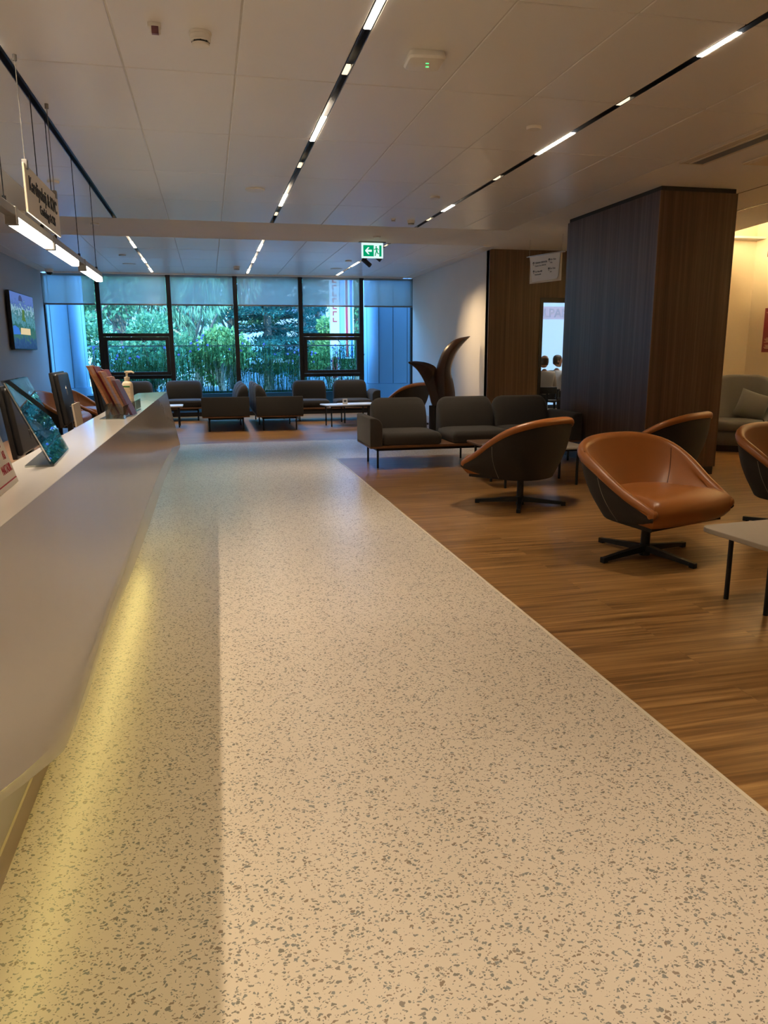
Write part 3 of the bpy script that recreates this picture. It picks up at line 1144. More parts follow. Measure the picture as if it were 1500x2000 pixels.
# wall screen
t = thing('wall_screen', 'wide television showing blue and green scenery on the left grey wall', 'television', (XL, 14.6, 1.42))
m = MB()
m.box(0.0, -0.45, 0.25, 0.05, 0.45, 0.70)
m.build('bracket', 'black_plastic', t, smooth=False)
m = MB()
m.box(0.03, -0.86, 0.0, 0.085, 0.86, 0.96, r=0.006)
m.build('housing', 'black_plastic', t)
m = MB()
m.box(0.085, -0.845, 0.018, 0.087, 0.845, 0.945)
s = m.build('screen', 'tv_picture', t, smooth=False)
def pic(poly, m_):
    b = MB()
    b.prism(poly, 'x', 0.087, 0.0885)
    b.build('screen_image', m_, s, smooth=False)
pic([(-0.84, 0.25), (-0.84, 0.38), (-0.70, 0.40), (-0.45, 0.36), (-0.35, 0.26)], 'tv_blue')
pic([(-0.34, 0.26), (-0.30, 0.37), (0.40, 0.37), (0.40, 0.26)], 'tv_sun')
pic([(-0.16, 0.50), (0.12, 0.48), (0.06, 0.58), (0.06, 0.68), (-0.10, 0.68), (-0.10, 0.60)], 'tv_green')
pic([(-0.28, 0.82)] + [(-0.14 + 0.14 * math.cos(a * PI / 8), 0.82 + 0.10 * math.sin(a * PI / 8)) for a in range(8, -1, -1)], 'tv_arch')

# red plaque and red emblem on the cream wall
t = thing('wall_plaque', 'dark red information plaque with small pale text on the cream wall', 'plaque', (XR, 9.55, 1.315))
m = MB()
m.box(-0.02, -0.50, 0.0, 0.0, 0.50, 0.645, r=0.002, seg=1)
m.build('board', 'red_print', t, smooth=False)
m = MB()
for k, z in enumerate((0.58, 0.565, 0.205, 0.19, 0.175, 0.16, 0.145, 0.10, 0.085, 0.07, 0.055)):
    m.box(-0.0215, -0.42, z, -0.020, 0.46 - 0.02 * (k % 3), z + 0.006)
m.build('lettering', 'paper_beige', t, smooth=False)
t = thing('wall_emblem', 'dark red curved emblem high on the cream wall, cut by the frame edge', 'emblem', (XR, 9.75, 2.83))
for s, nm in ((1, 'upper_band'), (-1, 'lower_band')):
    m = MB()
    out = []
    for k in range(13):
        y = 0.36 - 0.72 * k / 12
        out.append((y, s * (0.15 - 0.02 * abs(k - 6) / 6)))
    for k in range(12, -1, -1):
        y = 0.36 - 0.72 * k / 12
        out.append((y, s * (0.015 + 0.055 * math.cos((k - 6) / 6 * PI / 2))))
    m.prism(out, 'x', -0.025, 0.0)
    m.build(nm, 'red_print', t, smooth=False)
# ------------------------------------------------------------------ reception counter
ZT = 1.04
t = thing('reception_counter', 'long glossy white reception counter with an overhanging hull-shaped front', 'reception counter', (0, 0, 0))
def lerp(tab, y):
    for (a, va), (b, vb) in zip(tab, tab[1:]):
        if y <= b:
            f = (y - a) / (b - a)
            return va + (vb - va) * f
    return tab[-1][1]
crease_z = [(-1.2, .88), (0.6, .88), (0.9, .74), (1.31, .61), (1.49, .545), (1.72, .485), (2.05, .51), (2.7, .57), (4.8, .64), (5.9, .64), (6.5, .59)]
crease_x = [(-1.2, -.398), (1.5, -.396), (2.05, -.372), (3.0, -.350), (4.8, -.325), (5.9, -.30), (6.5, -.27)]
bot_z = [(-1.2, .85), (0.6, .85), (0.9, .70), (1.31, .565), (1.49, .495), (1.72, .412), (1.88, .352), (2.05, .328), (2.18, .318), (2.7, .342), (3.66, .308), (4.77, .296), (6.4, .30)]
ys = [-1.2, -0.5, 0.2, .6, .9, 1.04, 1.18, 1.31, 1.42, 1.55, 1.66, 1.78, 1.90, 2.05, 2.25, 2.6, 3.1, 3.6, 4.2, 4.8, 5.4, 5.9, 6.3]
m = MB()
secs = []
for y in ys:
    end = y == ys[-1]
    yc, yd = (6.50, 6.42) if end else (y, y)
    cz, cx, bz = lerp(crease_z, yc), lerp(crease_x, yc), lerp(bot_z, yd)
    bx = -0.387 + 0.038 * (y - 1.4) / 5.0
    yt = 6.47 if end else y
    yb = 6.30 if end else y
    loop = [(-0.56, yb, ZT), (bx, yt, ZT),
            (bx + 0.5 * (cx - bx), (yt + yc) / 2, (ZT + cz) / 2), (cx, yc, cz + 0.012), (cx, yc, cz - 0.012),
            (-0.408, yd, bz + 0.02), (-0.416, yd, bz), (-0.44, yd, bz - 0.01),
            (-0.60, yd - 0.2 if end else y, min(bz + 0.16, 0.60)), (-0.60, yb, 0.66), (-0.56, yb, 0.66)]
    secs.append(loop)
m.loft(secs)
m.build('front_panel', 'white_shaded', t, angle=28)
m = MB()
m.prism([(-0.58, -1.2), (-0.4075, -1.2), (-0.3880, 1.4), (-0.3490, 6.46), (-0.56, 6.29)], 'z', ZT - 0.012, ZT + 0.001)
m.build('top', 'white_top', t, smooth=False)
m = MB()
m.box(-0.66, -1.2, 0.0, -0.600, 6.1, 0.62)
m.build('base_panel', 'white_shaded', t, smooth=False)
m = MB()
m.box(-0.66, -1.2, 0.0, -0.593, 6.1, 0.075)
m.build('kickplate', 'paper_beige', t, smooth=False)
m = MB()
m.box(-0.595, -1.0, 0.395, -0.575, 6.0, 0.415)
m.build('light_strip', 'lamp_under', t, smooth=False)

# staff desk behind it
t = thing('staff_desk', 'low wooden work desk behind the white reception counter', 'desk', (-1.0, 2.6, 0))
m = MB()
m.box(-0.42, -3.8, 0.72, 0.33, 3.45, 0.75, r=0.003, seg=1)
m.build('desktop', 'desk_wood', t, smooth=False)
for y in (-3.7, -1.2, 1.2, 3.4):
    m = MB()
    m.box(-0.38, y - 0.02, 0, 0.30, y + 0.02, 0.72)
    m.build('panel_leg', 'desk_wood', t, smooth=False)

# monitors, seen from behind
def monitor(x, y, rz, label, zc, wd=0.54, hg=0.33):
    t = thing('monitor', label, 'monitor', (x, y, 0.75), rz, 'black monitors behind the counter')
    # local: screen faces -x, width along y
    m = MB()
    tl = Matrix.Translation((0, 0, zc - 0.75)) @ Matrix.Rotation(rad(-7), 4, 'Y')
    m.box(-0.018, -wd / 2, -hg / 2, 0.004, wd / 2, hg / 2, r=0.004, M=tl)
    m.box(0.0, -wd / 2 + 0.012, -hg / 2 + 0.01, 0.030, wd / 2 - 0.012, hg / 2 - 0.01, r=0.014, seg=3, M=tl)
    m.build('housing', 'black_plastic', t)
    m = MB()
    m.box(-0.0195, -wd / 2 + 0.01, -hg / 2 + 0.012, -0.018, wd / 2 - 0.01, hg / 2 - 0.01, M=tl)
    m.build('screen', 'plinth_black', t, smooth=False)
    m = MB()
    q = tl @ Matrix.Translation((0.030, 0, 0.045))
    b = MB()
    secs = []
    for r, z in ((0.029, 0), (0.029, 0.0015), (0.024, 0.0015), (0.024, 0.0)):
        secs.append([(z, r * math.cos(2 * PI * k / 24), r * math.sin(2 * PI * k / 24)) for k in range(24)])
    b.loft(secs, cap=False)
    b.box(0, -0.012, -0.018, 0.0015, -0.008, 0.018)
    b.box(0, -0.008, -0.003, 0.0015, -0.001, 0.001)
    b.box(0, -0.002, -0.012, 0.0015, 0.002, 0.0)
    b.box(0, 0.005, -0.020, 0.0015, 0.009, 0.012)
    b.box(0, 0.009, 0.008, 0.0015, 0.016, 0.012)
    b.box(0, 0.013, -0.008, 0.0015, 0.017, 0.012)
    b.build('emblem', 'steel', t, smooth=False, M=q)
    m = MB()
    m.box(0.012, -0.035, 0.012, 0.042, 0.035, zc - 0.80, r=0.006)
    m.build('stand', 'black_plastic', t)
    m = MB()
    m.box(-0.10, -0.12, 0.0, 0.10, 0.12, 0.014, r=0.006)
    m.build('foot', 'black_plastic', t)
    return t
monitor(-0.90, 3.93, rad(2), 'black monitor nearest the camera, behind the tilted acrylic holder', 1.045)
monitor(-0.91, 5.13, rad(3), 'black monitor with a round emblem on its back, second along the counter', 1.075)
monitor(-0.80, 5.95, rad(2), 'black monitor farthest away, left of the leaflet holder', 1.085)
# clutter on the desk
for y, lb in ((3.55, 'black desk telephone beside the nearest monitor'), (4.72, 'black desk telephone below the second monitor'), (5.62, 'black desk telephone between the second and the farthest monitor')):
    t = thing('telephone', lb, 'telephone', (-0.78, y, 0.75), rad(12), 'desk telephones')
    m = MB()
    m.prism([(-0.09, 0.0), (0.09, 0.0), (0.09, 0.02), (-0.09, 0.085)], 'y', -0.10, 0.10)
    m.build('body', 'black_plastic', t, smooth=False)
    m = MB()
    m.tube([(0.07, -0.085, 0.05), (0.03, -0.085, 0.095), (-0.05, -0.085, 0.115), (-0.085, -0.085, 0.11)], [0.022, 0.014, 0.014, 0.022], 10)
    m.build('handset', 'black_plastic', t)
t = thing('card_stand', 'plain beige card standing upright behind the counter edge beside the second monitor', 'card', (-0.79, 5.02, 0.75), rad(0))
m = MB()
m.box(-0.012, -0.12, 0.0, -0.002, 0.12, 0.30, M=Matrix.Rotation(rad(-5), 4, 'Y'))
m.build('card', 'paper_beige', t, smooth=False)
m = MB()
m.box(-0.07, -0.05, 0.0, 0.03, 0.05, 0.01)
m.build('foot', 'paper_beige', t, smooth=False)
o = MB()
o.box(-0.15, -0.105, 0, 0.15, 0.105, 0.004)
o.build('paper_sheet', 'paper', smooth=False, loc=(-0.74, 4.2, 0.7502))
tag(bpy.data.objects['paper_sheet'], 'white paper sheet on the desk below the acrylic holder', 'paper')

# tilted acrylic holder
def slanted(name, label, cat, P0, P1, T0, T1, m_):
    return None
A, B = Vector((-0.444, 2.238, ZT + 0.001)), Vector((-0.467, 2.614, ZT + 0.001))
mid = (A + B) / 2
ang = math.atan2((B - A).y, (B - A).x)
wd = (B - A).length
t = thing('acrylic_holder', 'tall tilted clear acrylic holder with a mirror-like sheet on the counter', 'sign holder', tuple(mid), ang)
lean = 0.105
m = MB()
hh = 0.238
M0 = Matrix(((1, 0, 0, 0), (0, 1, lean / hh, 0), (0, 0, 1, 0), (0, 0, 0, 1)))
m.box(-wd / 2, 0.0, 0.006, wd / 2, 0.003, hh, M=M0)
m.box(-wd / 2, -0.008, 0.006, wd / 2, -0.005, hh, M=M0)
m.box(-wd / 2, -0.008, hh - 0.004, wd / 2, 0.003, hh, M=M0)
m.build('sleeve', 'acrylic', t, smooth=False)
m = MB()
m.box(-wd / 2 + 0.004, -0.0045, 0.014, wd / 2 - 0.004, -0.001, hh - 0.006, M=M0)
m.build('sheet', 'mirror_sheet', t, smooth=False)
m = MB()
m.box(-wd / 2, -0.006, 0.0, wd / 2, 0.07, 0.005)
m.build('foot', 'acrylic', t, smooth=False)

# white notice with red text at the frame edge
A, B = Vector((-0.467, 1.757, ZT + 0.001)), Vector((-0.478, 1.994, ZT + 0.001))
t = thing('notice_card', 'white tent card with red capital lettering at the left frame edge', 'notice', tuple((A + B) / 2), math.atan2((B - A).y, (B - A).x))
hh, lean, wd = 0.172, 0.046, 0.238
M0 = Matrix(((1, 0, 0, 0), (0, 1, lean / hh, 0), (0, 0, 1, 0), (0, 0, 0, 1)))
m = MB()
m.box(-wd / 2, -0.002, 0.0, wd / 2, 0.002, hh, M=M0)
m.build('front', 'paper', t, smooth=False)
m = MB()
M1 = Matrix(((1, 0, 0, 0), (0, 1, -lean / hh, 2 * lean), (0, 0, 1, 0), (0, 0, 0, 1)))
m.box(-wd / 2, -0.002, 0.0, wd / 2, 0.002, hh, M=M1)
m.build('back', 'paper', t, smooth=False)
def nline(s, x, z, size):
    text('lettering', s, size, 'red_text', t, M0 @ Matrix(((1, 0, 0, x), (0, 0, -1, -0.0025), (0, 1, 0, z), (0, 0, 0, 1))), 'RIGHT', depth=0.0004, sx=0.7)
nline('N', 0.075, 0.128, 0.024)
nline(')', 0.085, 0.105, 0.030)
nline('O', 0.080, 0.090, 0.020)
nline('ASI', 0.088, 0.062, 0.028)
nline('MAKTADIR.', 0.104, 0.032, 0.028)
m = MB()
m.box(-wd / 2 + 0.004, -0.003, 0.012, wd / 2 - 0.006, -0.002, 0.0145, M=M0)
m.build('rule', 'red_text', t, smooth=False)

# leaflet holder, leaflets and soap bottle
t = thing('leaflet_holder', 'clear stepped acrylic holder carrying leaflets on the counter', 'leaflet holder', (-0.452, 4.10, ZT + 0.001), rad(88))
m = MB()
m.box(-0.30, -0.055, 0.0, 0.36, 0.06, 0.004)
for i, x in enumerate((-0.29, -0.06, 0.17)):
    m.box(x, -0.052, 0.0, x + 0.20, -0.049, 0.06)
    m.box(x, 0.03, 0.0, x + 0.20, 0.033, 0.07)
    m.box(x, -0.052, 0.0, x + 0.003, 0.033, 0.06)
    m.box(x + 0.197, -0.052, 0.0, x + 0.20, 0.033, 0.06)
m.build('tray', 'acrylic', t, smooth=False)
LV = [(-0.475, 4.06, 0.245, 'leaflet_tan', 'tall tan leaflet leaning at the left end of the acrylic holder'),
      (-0.462, 4.12, 0.240, 'leaflet_red', 'dark red leaflet tucked behind the leftmost tan leaflet'),
      (-0.440, 4.10, 0.215, 'leaflet_tan', 'tan leaflet in the middle of the acrylic holder'),
      (-0.435, 4.21, 0.222, 'leaflet_red', 'bright dark-red leaflet in the middle of the acrylic holder'),
      (-0.405, 4.04, 0.190, 'leaflet_tan', 'short tan leaflet at the right of the acrylic holder'),
      (-0.385, 4.02, 0.175, 'leaflet_purple', 'purple-brown leaflet at the right front of the acrylic holder')]
for x, y, h, mm, lb in LV:
    m = MB()
    Mx = Matrix.Rotation(rad(-22), 4, 'X') if False else Matrix.Identity(4)
    sh = Matrix(((1, 0, -0.42, 0), (0, 1, -0.10, 0), (0, 0, 1, 0), (0, 0, 0, 1)))
    m.box(-0.007, -0.048, 0.0, 0.007, 0.048, h, r=0.001, seg=1, M=sh)
    o = m.build('leaflet', mm, smooth=False, loc=(x, y, ZT + 0.006))
    o.rotation_euler = (0, 0, rad(-8))
    tag(o, lb, 'leaflet', 'leaflets in the acrylic holder')
t = thing('soap_bottle', 'cream pump bottle of hand gel with a green band on the counter', 'bottle', (-0.478, 4.74, ZT + 0.001), rad(-18))
m = MB()
secs = []
for z, a, b in ((0, .029, .021), (.006, .031, .023), (.12, .031, .023), (.135, .029, .021), (.145, .021, .017), (.148, .013, .013), (.152, .012, .012)):
    secs.append([(x, y, z) for x, y in rrect(2 * a, 2 * b, b * 0.85, 5)])
m.loft(secs)
m.build('bottle', 'bottle_white', t, angle=50)
m = MB()
m.lathe([(0.016, 0.150), (0.016, 0.172), (0.006, 0.174), (0.006, 0.195), (0.013, 0.197), (0.013, 0.206), (0.0, 0.207)], 20)
m.tube([(0.0, 0, 0.201), (0.03, 0, 0.203), (0.045, 0, 0.196)], [0.007, 0.006, 0.005], 8)
m.build('pump', 'bottle_white', t)
m = MB()
m.box(-0.024, -0.0240, 0.112, 0.024, -0.0228, 0.121)
m.build('green_band', 'label_green', t, smooth=False)
m = MB()
m.box(-0.024, -0.0237, 0.030, 0.024, -0.0228, 0.106)
m.build('label', 'label_tan', t, smooth=False)

# ------------------------------------------------------------------ sofas
def back_cushion(wd, m_, parent, x0, y0, z0, h=0.40, d=0.22, name='backrest'):
    """upright padded back: flat rear face, rounded front and corners"""
    secs = []
    n = 16
    rc = 0.11
    for i in range(n + 1):
        s = i / n
        x = -wd / 2 + wd * (0.5 - 0.5 * math.cos(PI * s))
        e = wd / 2 - abs(x)
        k = 1.0
        if e < rc:
            k = math.sqrt(max(0.0, 1 - ((rc - e) / rc) ** 2))
        top = h - rc + rc * k
        q = min(1.0, e / 0.03)
        dd = d * (0.80 + 0.20 * math.sqrt(q * (2 - q)))
        loop = []
        prof = [(0.0, 0.0), (-1.0, 0.0), (-1.0, 0.12), (-0.96, 0.35), (-0.86, 0.62), (-0.70, 0.82), (-0.48, 0.95), (-0.25, 1.0), (-0.10, 0.985), (0.0, 0.90)]
        for a, b in prof:
            loop.append((x0 + x, y0 + a * dd, z0 + b * top))
        secs.append(loop)
    m = MB()
    m.loft(secs)
    return m.build(name, m_, parent, angle=60)
def seat_cushion(wd, dp, m_, parent, x0, y0, z0, h=0.145):
    secs = []
    for z, e in ((0, 0.012), (0.02, 0.0), (h * 0.6, -0.004), (h * 0.86, 0.008), (h * 0.97, 0.030), (h, 0.07), (h + 0.008, 0.16)):
        secs.append([(x0 + x, y0 + y, z0 + z) for x, y in rrect(wd - 2 * e, dp - 2 * e, 0.05, 5)])
    m = MB()
    m.loft(secs)
    return m.build('seat', m_, parent, angle=60)
def sofa(label, loc, rz, units, fab='fabric', group=None, D=0.80, legs=None):
    """local frame: front faces -y, x from 0; units: ('arm_l',w) ('seat',w) ('gap',w) ('arm_r',w)"""
    t = thing('sofa', label, 'sofa', loc, rz, group)
    W = sum(u[1] for u in units)
    m = MB()
    m.box(0.0, -D, 0.245, W, 0.0, 0.275, r=0.004, seg=1)
    m.build('bench', 'table_wood', t, smooth=False)
    m = MB()
    m.box(0.10, -D + 0.10, 0.205, W - 0.10, -D + 0.13, 0.245)
    m.box(0.10, -0.13, 0.205, W - 0.10, -0.10, 0.245)
    m.box(0.10, -D + 0.10, 0.205, 0.13, -0.10, 0.245)
    m.box(W - 0.13, -D + 0.10, 0.205, W - 0.10, -0.10, 0.245)
    m.build('frame', 'black_metal', t, smooth=False)
    lx = [0.115, W - 0.115] + ([W / 2] if W > 1.9 else [])
    for x in lx:
        for y in (-D + 0.115, -0.115):
            m = MB()
            m.tube([(x, y, 0.245), (x, y, 0.0)], 0.013, 10)
            m.build('leg', 'black_metal', t)
    x = 0.0
    for kind, wd in units:
        if kind == 'seat':
            seat_cushion(wd - 0.012, D - 0.10, fab, t, x + wd / 2, -D / 2 - 0.05, 0.275)
            back_cushion(wd - 0.035, fab, t, x + wd / 2, -0.002, 0.275, h=0.515, d=0.235)
        elif kind in ('arm_l', 'arm_r'):
            s = 1 if kind == 'arm_l' else -1
            xo = x if s == 1 else x + wd
            out = [(xo, 0.262), (xo + s * wd, 0.262)]
            for k in range(9):
                a = k / 8 * PI / 2
                out.append((xo + s * (wd - 0.10 + 0.10 * math.cos(a)), 0.50 + 0.10 * math.sin(a)))
            out.append((xo + s * 0.012, 0.60))
            out.append((xo, 0.588))
            b = bmesh.new()
            vs0 = [b.verts.new((px_, -D - 0.005, pz)) for px_, pz in out]
            vs1 = [b.verts.new((px_, 0.005, pz)) for px_, pz in out]
            n = len(out)
            f0 = b.faces.new(vs0)
            f1 = b.faces.new(list(reversed(vs1)))
            for k in range(n):
                b.faces.new((vs0[k], vs0[(k + 1) % n], vs1[(k + 1) % n], vs1[k]))
            bmesh.ops.recalc_face_normals(b, faces=b.faces[:])
            bmesh.ops.bevel(b, geom=[e for f in (f0, f1) for e in f.edges], offset=0.016, segments=3, profile=0.5, affect='EDGES', clamp_overlap=True)
            mm = MB()
            mm.bm(b)
            mm.build('armrest', fab, t, angle=50)
        x += wd
    return t
sofa('long dark grey sofa with three seats and a wood gap, in front of the sculpture', (1.78, 9.30, 0), 0,
     [('arm_l', 0.15), ('seat', 0.73), ('gap', 0.14), ('seat', 0.75), ('seat', 0.76), ('arm_r', 0.15)])
GS = 'dark sofas of the lounge by the window'
sofa('left one of two back to back sofas facing the left, end panel towards the camera', (0.652, 15.9, 0), rad(-90),
     [('seat', 0.80), ('seat', 0.80), ('seat', 0.80), ('arm_r', 0.15)], 'fabric_dark', GS, D=0.81)
sofa('right one of two back to back sofas facing the right, end panel towards the camera', (0.772, 13.28, 0), rad(90),
     [('arm_l', 0.15), ('seat', 0.80), ('seat', 0.80), ('seat', 0.80)], 'fabric_dark', GS, D=0.81)
sofa('two seat bench sofa with a right armrest under the right opening sash', (1.64, 15.74, 0), rad(-3),
     [('seat', 0.72), ('gap', 0.12), ('seat', 0.73), ('arm_r', 0.17)], 'fabric_dark', GS)
sofa('two seat bench sofa by the window at the left, just beyond the counter end', (-1.95, 16.5, 0), 0,
     [('seat', 0.80), ('gap', 0.24), ('seat', 0.76)], 'fabric_dark', GS)

# ------------------------------------------------------------------ leather swivel chairs
def shell_chair(rim, base, z_in, rm, outer_m, inner_m, parent, inner_ctrl, nU=41, roll=0.037, outer_name='outer_shell', inner_name='inner_shell'):
    R = catmull(rim, nU)
    B = catmull(base, nU)
    I = catmull(inner_ctrl, nU)
    # outer skin from base to rim, slightly bellied, with an inner wall so it is a closed solid
    secs = []
    for u in range(nU):
        r, b, i = R[u], B[u], I[u]
        cen = Vector((0, 0.02, r.z))
        inn = (cen - r)
        inn.z = 0
        inn.normalize()
        loop = []
        for k in range(9):
            f = k / 8
            p = b.lerp(r, f)
            p = p - inn * (0.035 * math.sin(PI * f) )
            loop.append(tuple(p))
        for k in range(5):
            f = 1 - k / 4
            loop.append(tuple(b.lerp(r, f) - inn * (0.035 * math.sin(PI * f) - 0.012) + Vector((0, 0, 0.004))))
        secs.append(loop)
    m = MB()
    m.loft(secs)
    o1 = m.build(outer_name, outer_m, parent, angle=50)
    # inner leather skin with the rolled rim
    secs = []
    for u in range(nU):
        r, i = R[u], I[u]
        cen = Vector((0, 0.02, r.z))
        inn = (cen - r)
        inn.z = 0
        inn.normalize()
        up = Vector((0, 0, 1))
        c = r + inn * roll * 0.55
        loop = []
        for k in range(8):
            a = rad(215 - k * 215 / 7)
            loop.append(tuple(c + (inn * math.cos(a) + up * math.sin(a)) * roll))
        top = c + inn * roll
        for k in range(1, 8):
            f = k / 7
            p = top.lerp(i, f)
            p = p - inn * (0.02 * math.sin(PI * f))
            loop.append(tuple(p))
        loop.append(tuple(i - inn * 0.03))
        loop.append(tuple(c - inn * 0.005 - up * 0.03))
        secs.append(loop)
    m = MB()
    m.loft(secs)
    for u in (0, nU - 1):
        r = R[u]
        inn = Vector((0, 0.02, r.z)) - r
        inn.z = 0
        inn.normalize()
        m.lathe([(roll * 0.97 * math.sin(PI * k / 8), -roll * 0.97 * math.cos(PI * k / 8)) for k in range(9)], 16, c=tuple(r + inn * roll * 0.62))
    o2 = m.build(inner_name, inner_m, parent, angle=60)
    return o1, o2, R, I
RIM = [(-0.39, -0.37, 0.375), (-0.435, -0.18, 0.475), (-0.465, 0.02, 0.605), (-0.44, 0.19, 0.697), (-0.26, 0.305, 0.750), (0, 0.34, 0.762)]
RIM = RIM + [(-x, y, z) for x, y, z in reversed(RIM[:-1])]
BAS = [(-0.355, -0.34, 0.315), (-0.33, -0.19, 0.285), (-0.30, -0.03, 0.27), (-0.26, 0.11, 0.265), (-0.15, 0.215, 0.265), (0, 0.24, 0.265)]
BAS = BAS + [(-x, y, z) for x, y, z in reversed(BAS[:-1])]
INN = [(-0.345, -0.35, 0.395), (-0.335, -0.20, 0.42), (-0.31, -0.04, 0.43), (-0.26, 0.08, 0.43), (-0.14, 0.16, 0.43), (0, 0.18, 0.43)]
INN = INN + [(-x, y, z) for x, y, z in reversed(INN[:-1])]
def leather_chair(label, loc, rz, base_rz, group):
    t = thing('swivel_armchair', label, 'armchair', loc, rz, group)
    o1, o2, R, I = shell_chair(RIM, BAS, 0.43, 0, 'fabric_dark', 'leather', t, INN)
    for u in (11, 29):
        m = MB()
        r, i = R[u], I[u]
        cen = Vector((0, 0.02, r.z))
        inn = cen - r
        inn.z = 0
        inn.normalize()
        top = r + inn * 0.037 * 1.55
        pts = [r + Vector((0, 0, 0.039)) + inn * 0.014]
        for k in range(0, 8):
            f = k / 7
            p = top.lerp(i, f) - inn * (0.02 * math.sin(PI * f))
            pts.append(p + inn * 0.0005)
        m.tube(pts, 0.0028, 6)
        m.build('seam', 'seam', o2)
    for u in (8, 32):
        b, r = Vector(catmull(BAS, 41)[u]), R[u]
        cen = Vector((0, 0.02, r.z))
        inn = cen - r
        inn.z = 0
        inn.normalize()
        m = MB()
        m.tube([b.lerp(r, k / 8) - inn * (0.035 * math.sin(PI * k / 8) + 0.001) for k in range(8)], 0.002, 5)
        m.build('stitching', 'thread', o1)
    # seat pad: front lip bulges forward between the two arm tips
    m = MB()
    secs = []
    def ring(s, z, dy):
        out = []
        P = [(-0.385, -0.375), (-0.345, -0.20), (-0.32, -0.04), (-0.265, 0.085), (-0.14, 0.17), (0, 0.19)]
        P = P + [(-x, y) for x, y in reversed(P[:-1])]
        P3 = [(x, y, 0) for x, y in P]
        for p in catmull(P3, 25):
            out.append((p.x * s, (p.y + 0.10) * s - 0.10 + dy, z))
        for k in range(1, 12):
            f = k / 12
            x = 0.385 - 0.77 * f
            y = -0.375 - 0.055 * math.sin(PI * f) ** 0.8
            out.append((x * s, (y + 0.10) * s - 0.10 + dy, z))
        return out
    for s, z, dy in ((0.80, 0.272, 0.03), (0.92, 0.285, 0.01), (0.985, 0.325, 0.0), (1.0, 0.37, 0.0), (0.985, 0.41, 0.0), (0.93, 0.445, 0.012), (0.82, 0.462, 0.02), (0.55, 0.472, 0.02), (0.2, 0.474, 0.02)):
        secs.append(ring(s, z, dy))
    m.loft(secs)
    m.build('seat', 'leather', t, angle=60)
    m = MB()
    secs = []
    for s, z in ((0.60, 0.255), (0.86, 0.262), (0.9, 0.29)):
        secs.append([(x * s, y, 0) for x, y, _ in []])
    m = MB()
    m.loft([[(p[0] * 0.97, p[1] * 0.97, z) for p in [(-0.33, -0.33)] + [tuple(q)[:2] for q in catmull(BAS, 21)] + [(0.33, -0.33)]] for z in (0.258, 0.29)])
    m.build('underside', 'fabric_dark', t, smooth=False)
    m = MB()
    m.lathe([(0.036, 0.0), (0.031, 0.06), (0.029, 0.258), (0.06, 0.262)], 20, c=(0, -0.02, 0.0))
    m.lathe([(0.0, 0.04), (0.036, 0.04), (0.036, 0.075), (0.0, 0.08)], 20, c=(0, -0.02, 0.0))
    m.build('post', 'black_metal', t)
    for k in range(4):
        a = base_rz - rz + k * PI / 2
        Mx = Matrix.Translation((0, -0.02, 0)) @ Matrix.Rotation(a, 4, 'Z')
        b = MB()
        b.loft([[(0.0, -0.026, 0.030), (0.0, 0.026, 0.030), (0.0, 0.022, 0.072), (0.0, -0.022, 0.072)],
                [(0.40, -0.017, 0.010), (0.40, 0.017, 0.010), (0.40, 0.014, 0.034), (0.40, -0.014, 0.034)]])
        b.box(0.362, -0.018, 0.0, 0.402, 0.018, 0.036, r=0.003, seg=1)
        b.build('leg', 'black_metal', t, smooth=False, M=Mx)
    return t
GL = 'tan leather swivel armchairs'
c2 = leather_chair('tan leather swivel chair facing the camera, in front of the pillar', (2.80, 4.40, 0), rad(19), math.atan2(-.43, .136), GL)
c1 = leather_chair('tan leather swivel chair seen from behind, in front of the long sofa', (2.68, 6.17, 0), rad(-150), math.atan2(.17, -.37), GL)
dup(c1, (4.20, 6.34, 0), rad(-150), 'tan leather swivel chair partly hidden behind the front one, beside the pillar', GL)
dup(c2, (4.27, 4.76, 0), rad(18), 'tan leather swivel chair cut off by the right frame edge', GL)
dup(c1, (3.62, 13.75, 0), rad(-140), 'tan leather swivel chair behind the sculpture, near the blue column', GL)
dup(c1, (-2.30, 12.4, 0), rad(80), 'tan leather swivel chair behind the monitors, nearer of two at the left', GL)
dup(c1, (-2.15, 13.5, 0), rad(84), 'tan leather swivel chair behind the monitors, farther of two at the left', GL)

# grey upholstered armchair and its cushion
t = thing('armchair', 'high backed grey upholstered armchair against the cream wall', 'armchair', (7.12, 9.05, 0), rad(-38))
RIMG = [(-0.43, -0.42, 0.55), (-0.46, -0.26, 0.60), (-0.46, 0.0, 0.66), (-0.42, 0.20, 0.84), (-0.27, 0.38, 0.95), (0, 0.42, 0.965)]
RIMG = RIMG + [(-x, y, z) for x, y, z in reversed(RIMG[:-1])]
BASG = [(-0.40, -0.42, 0.07), (-0.42, -0.22, 0.07), (-0.40, 0.0, 0.07), (-0.35, 0.17, 0.07), (-0.21, 0.28, 0.07), (0, 0.30, 0.07)]
BASG = BASG + [(-x, y, z) for x, y, z in reversed(BASG[:-1])]
INNG = [(-0.31, -0.42, 0.40), (-0.31, -0.24, 0.41), (-0.30, 0.0, 0.42), (-0.25, 0.13, 0.42), (-0.13, 0.20, 0.42), (0, 0.21, 0.42)]
INNG = INNG + [(-x, y, z) for x, y, z in reversed(INNG[:-1])]
shell_chair(RIMG, BASG, 0.4, 0, 'fabric_grey', 'fabric_grey', t, INNG, roll=0.045)
m = MB()
secs = []
for z, e in ((0.09, 0.02), (0.11, 0.0), (0.26, 0.0), (0.275, 0.015)):
    secs.append([(x, y - 0.11, z) for x, y in rrect(0.68 - 2 * e, 0.66 - 2 * e, 0.06, 4)])
m.loft(secs)
m.build('base', 'fabric_grey', t, angle=50)
seat_cushion(0.61, 0.66, 'fabric_grey', t, 0.0, -0.125, 0.28, h=0.14)
m = MB()
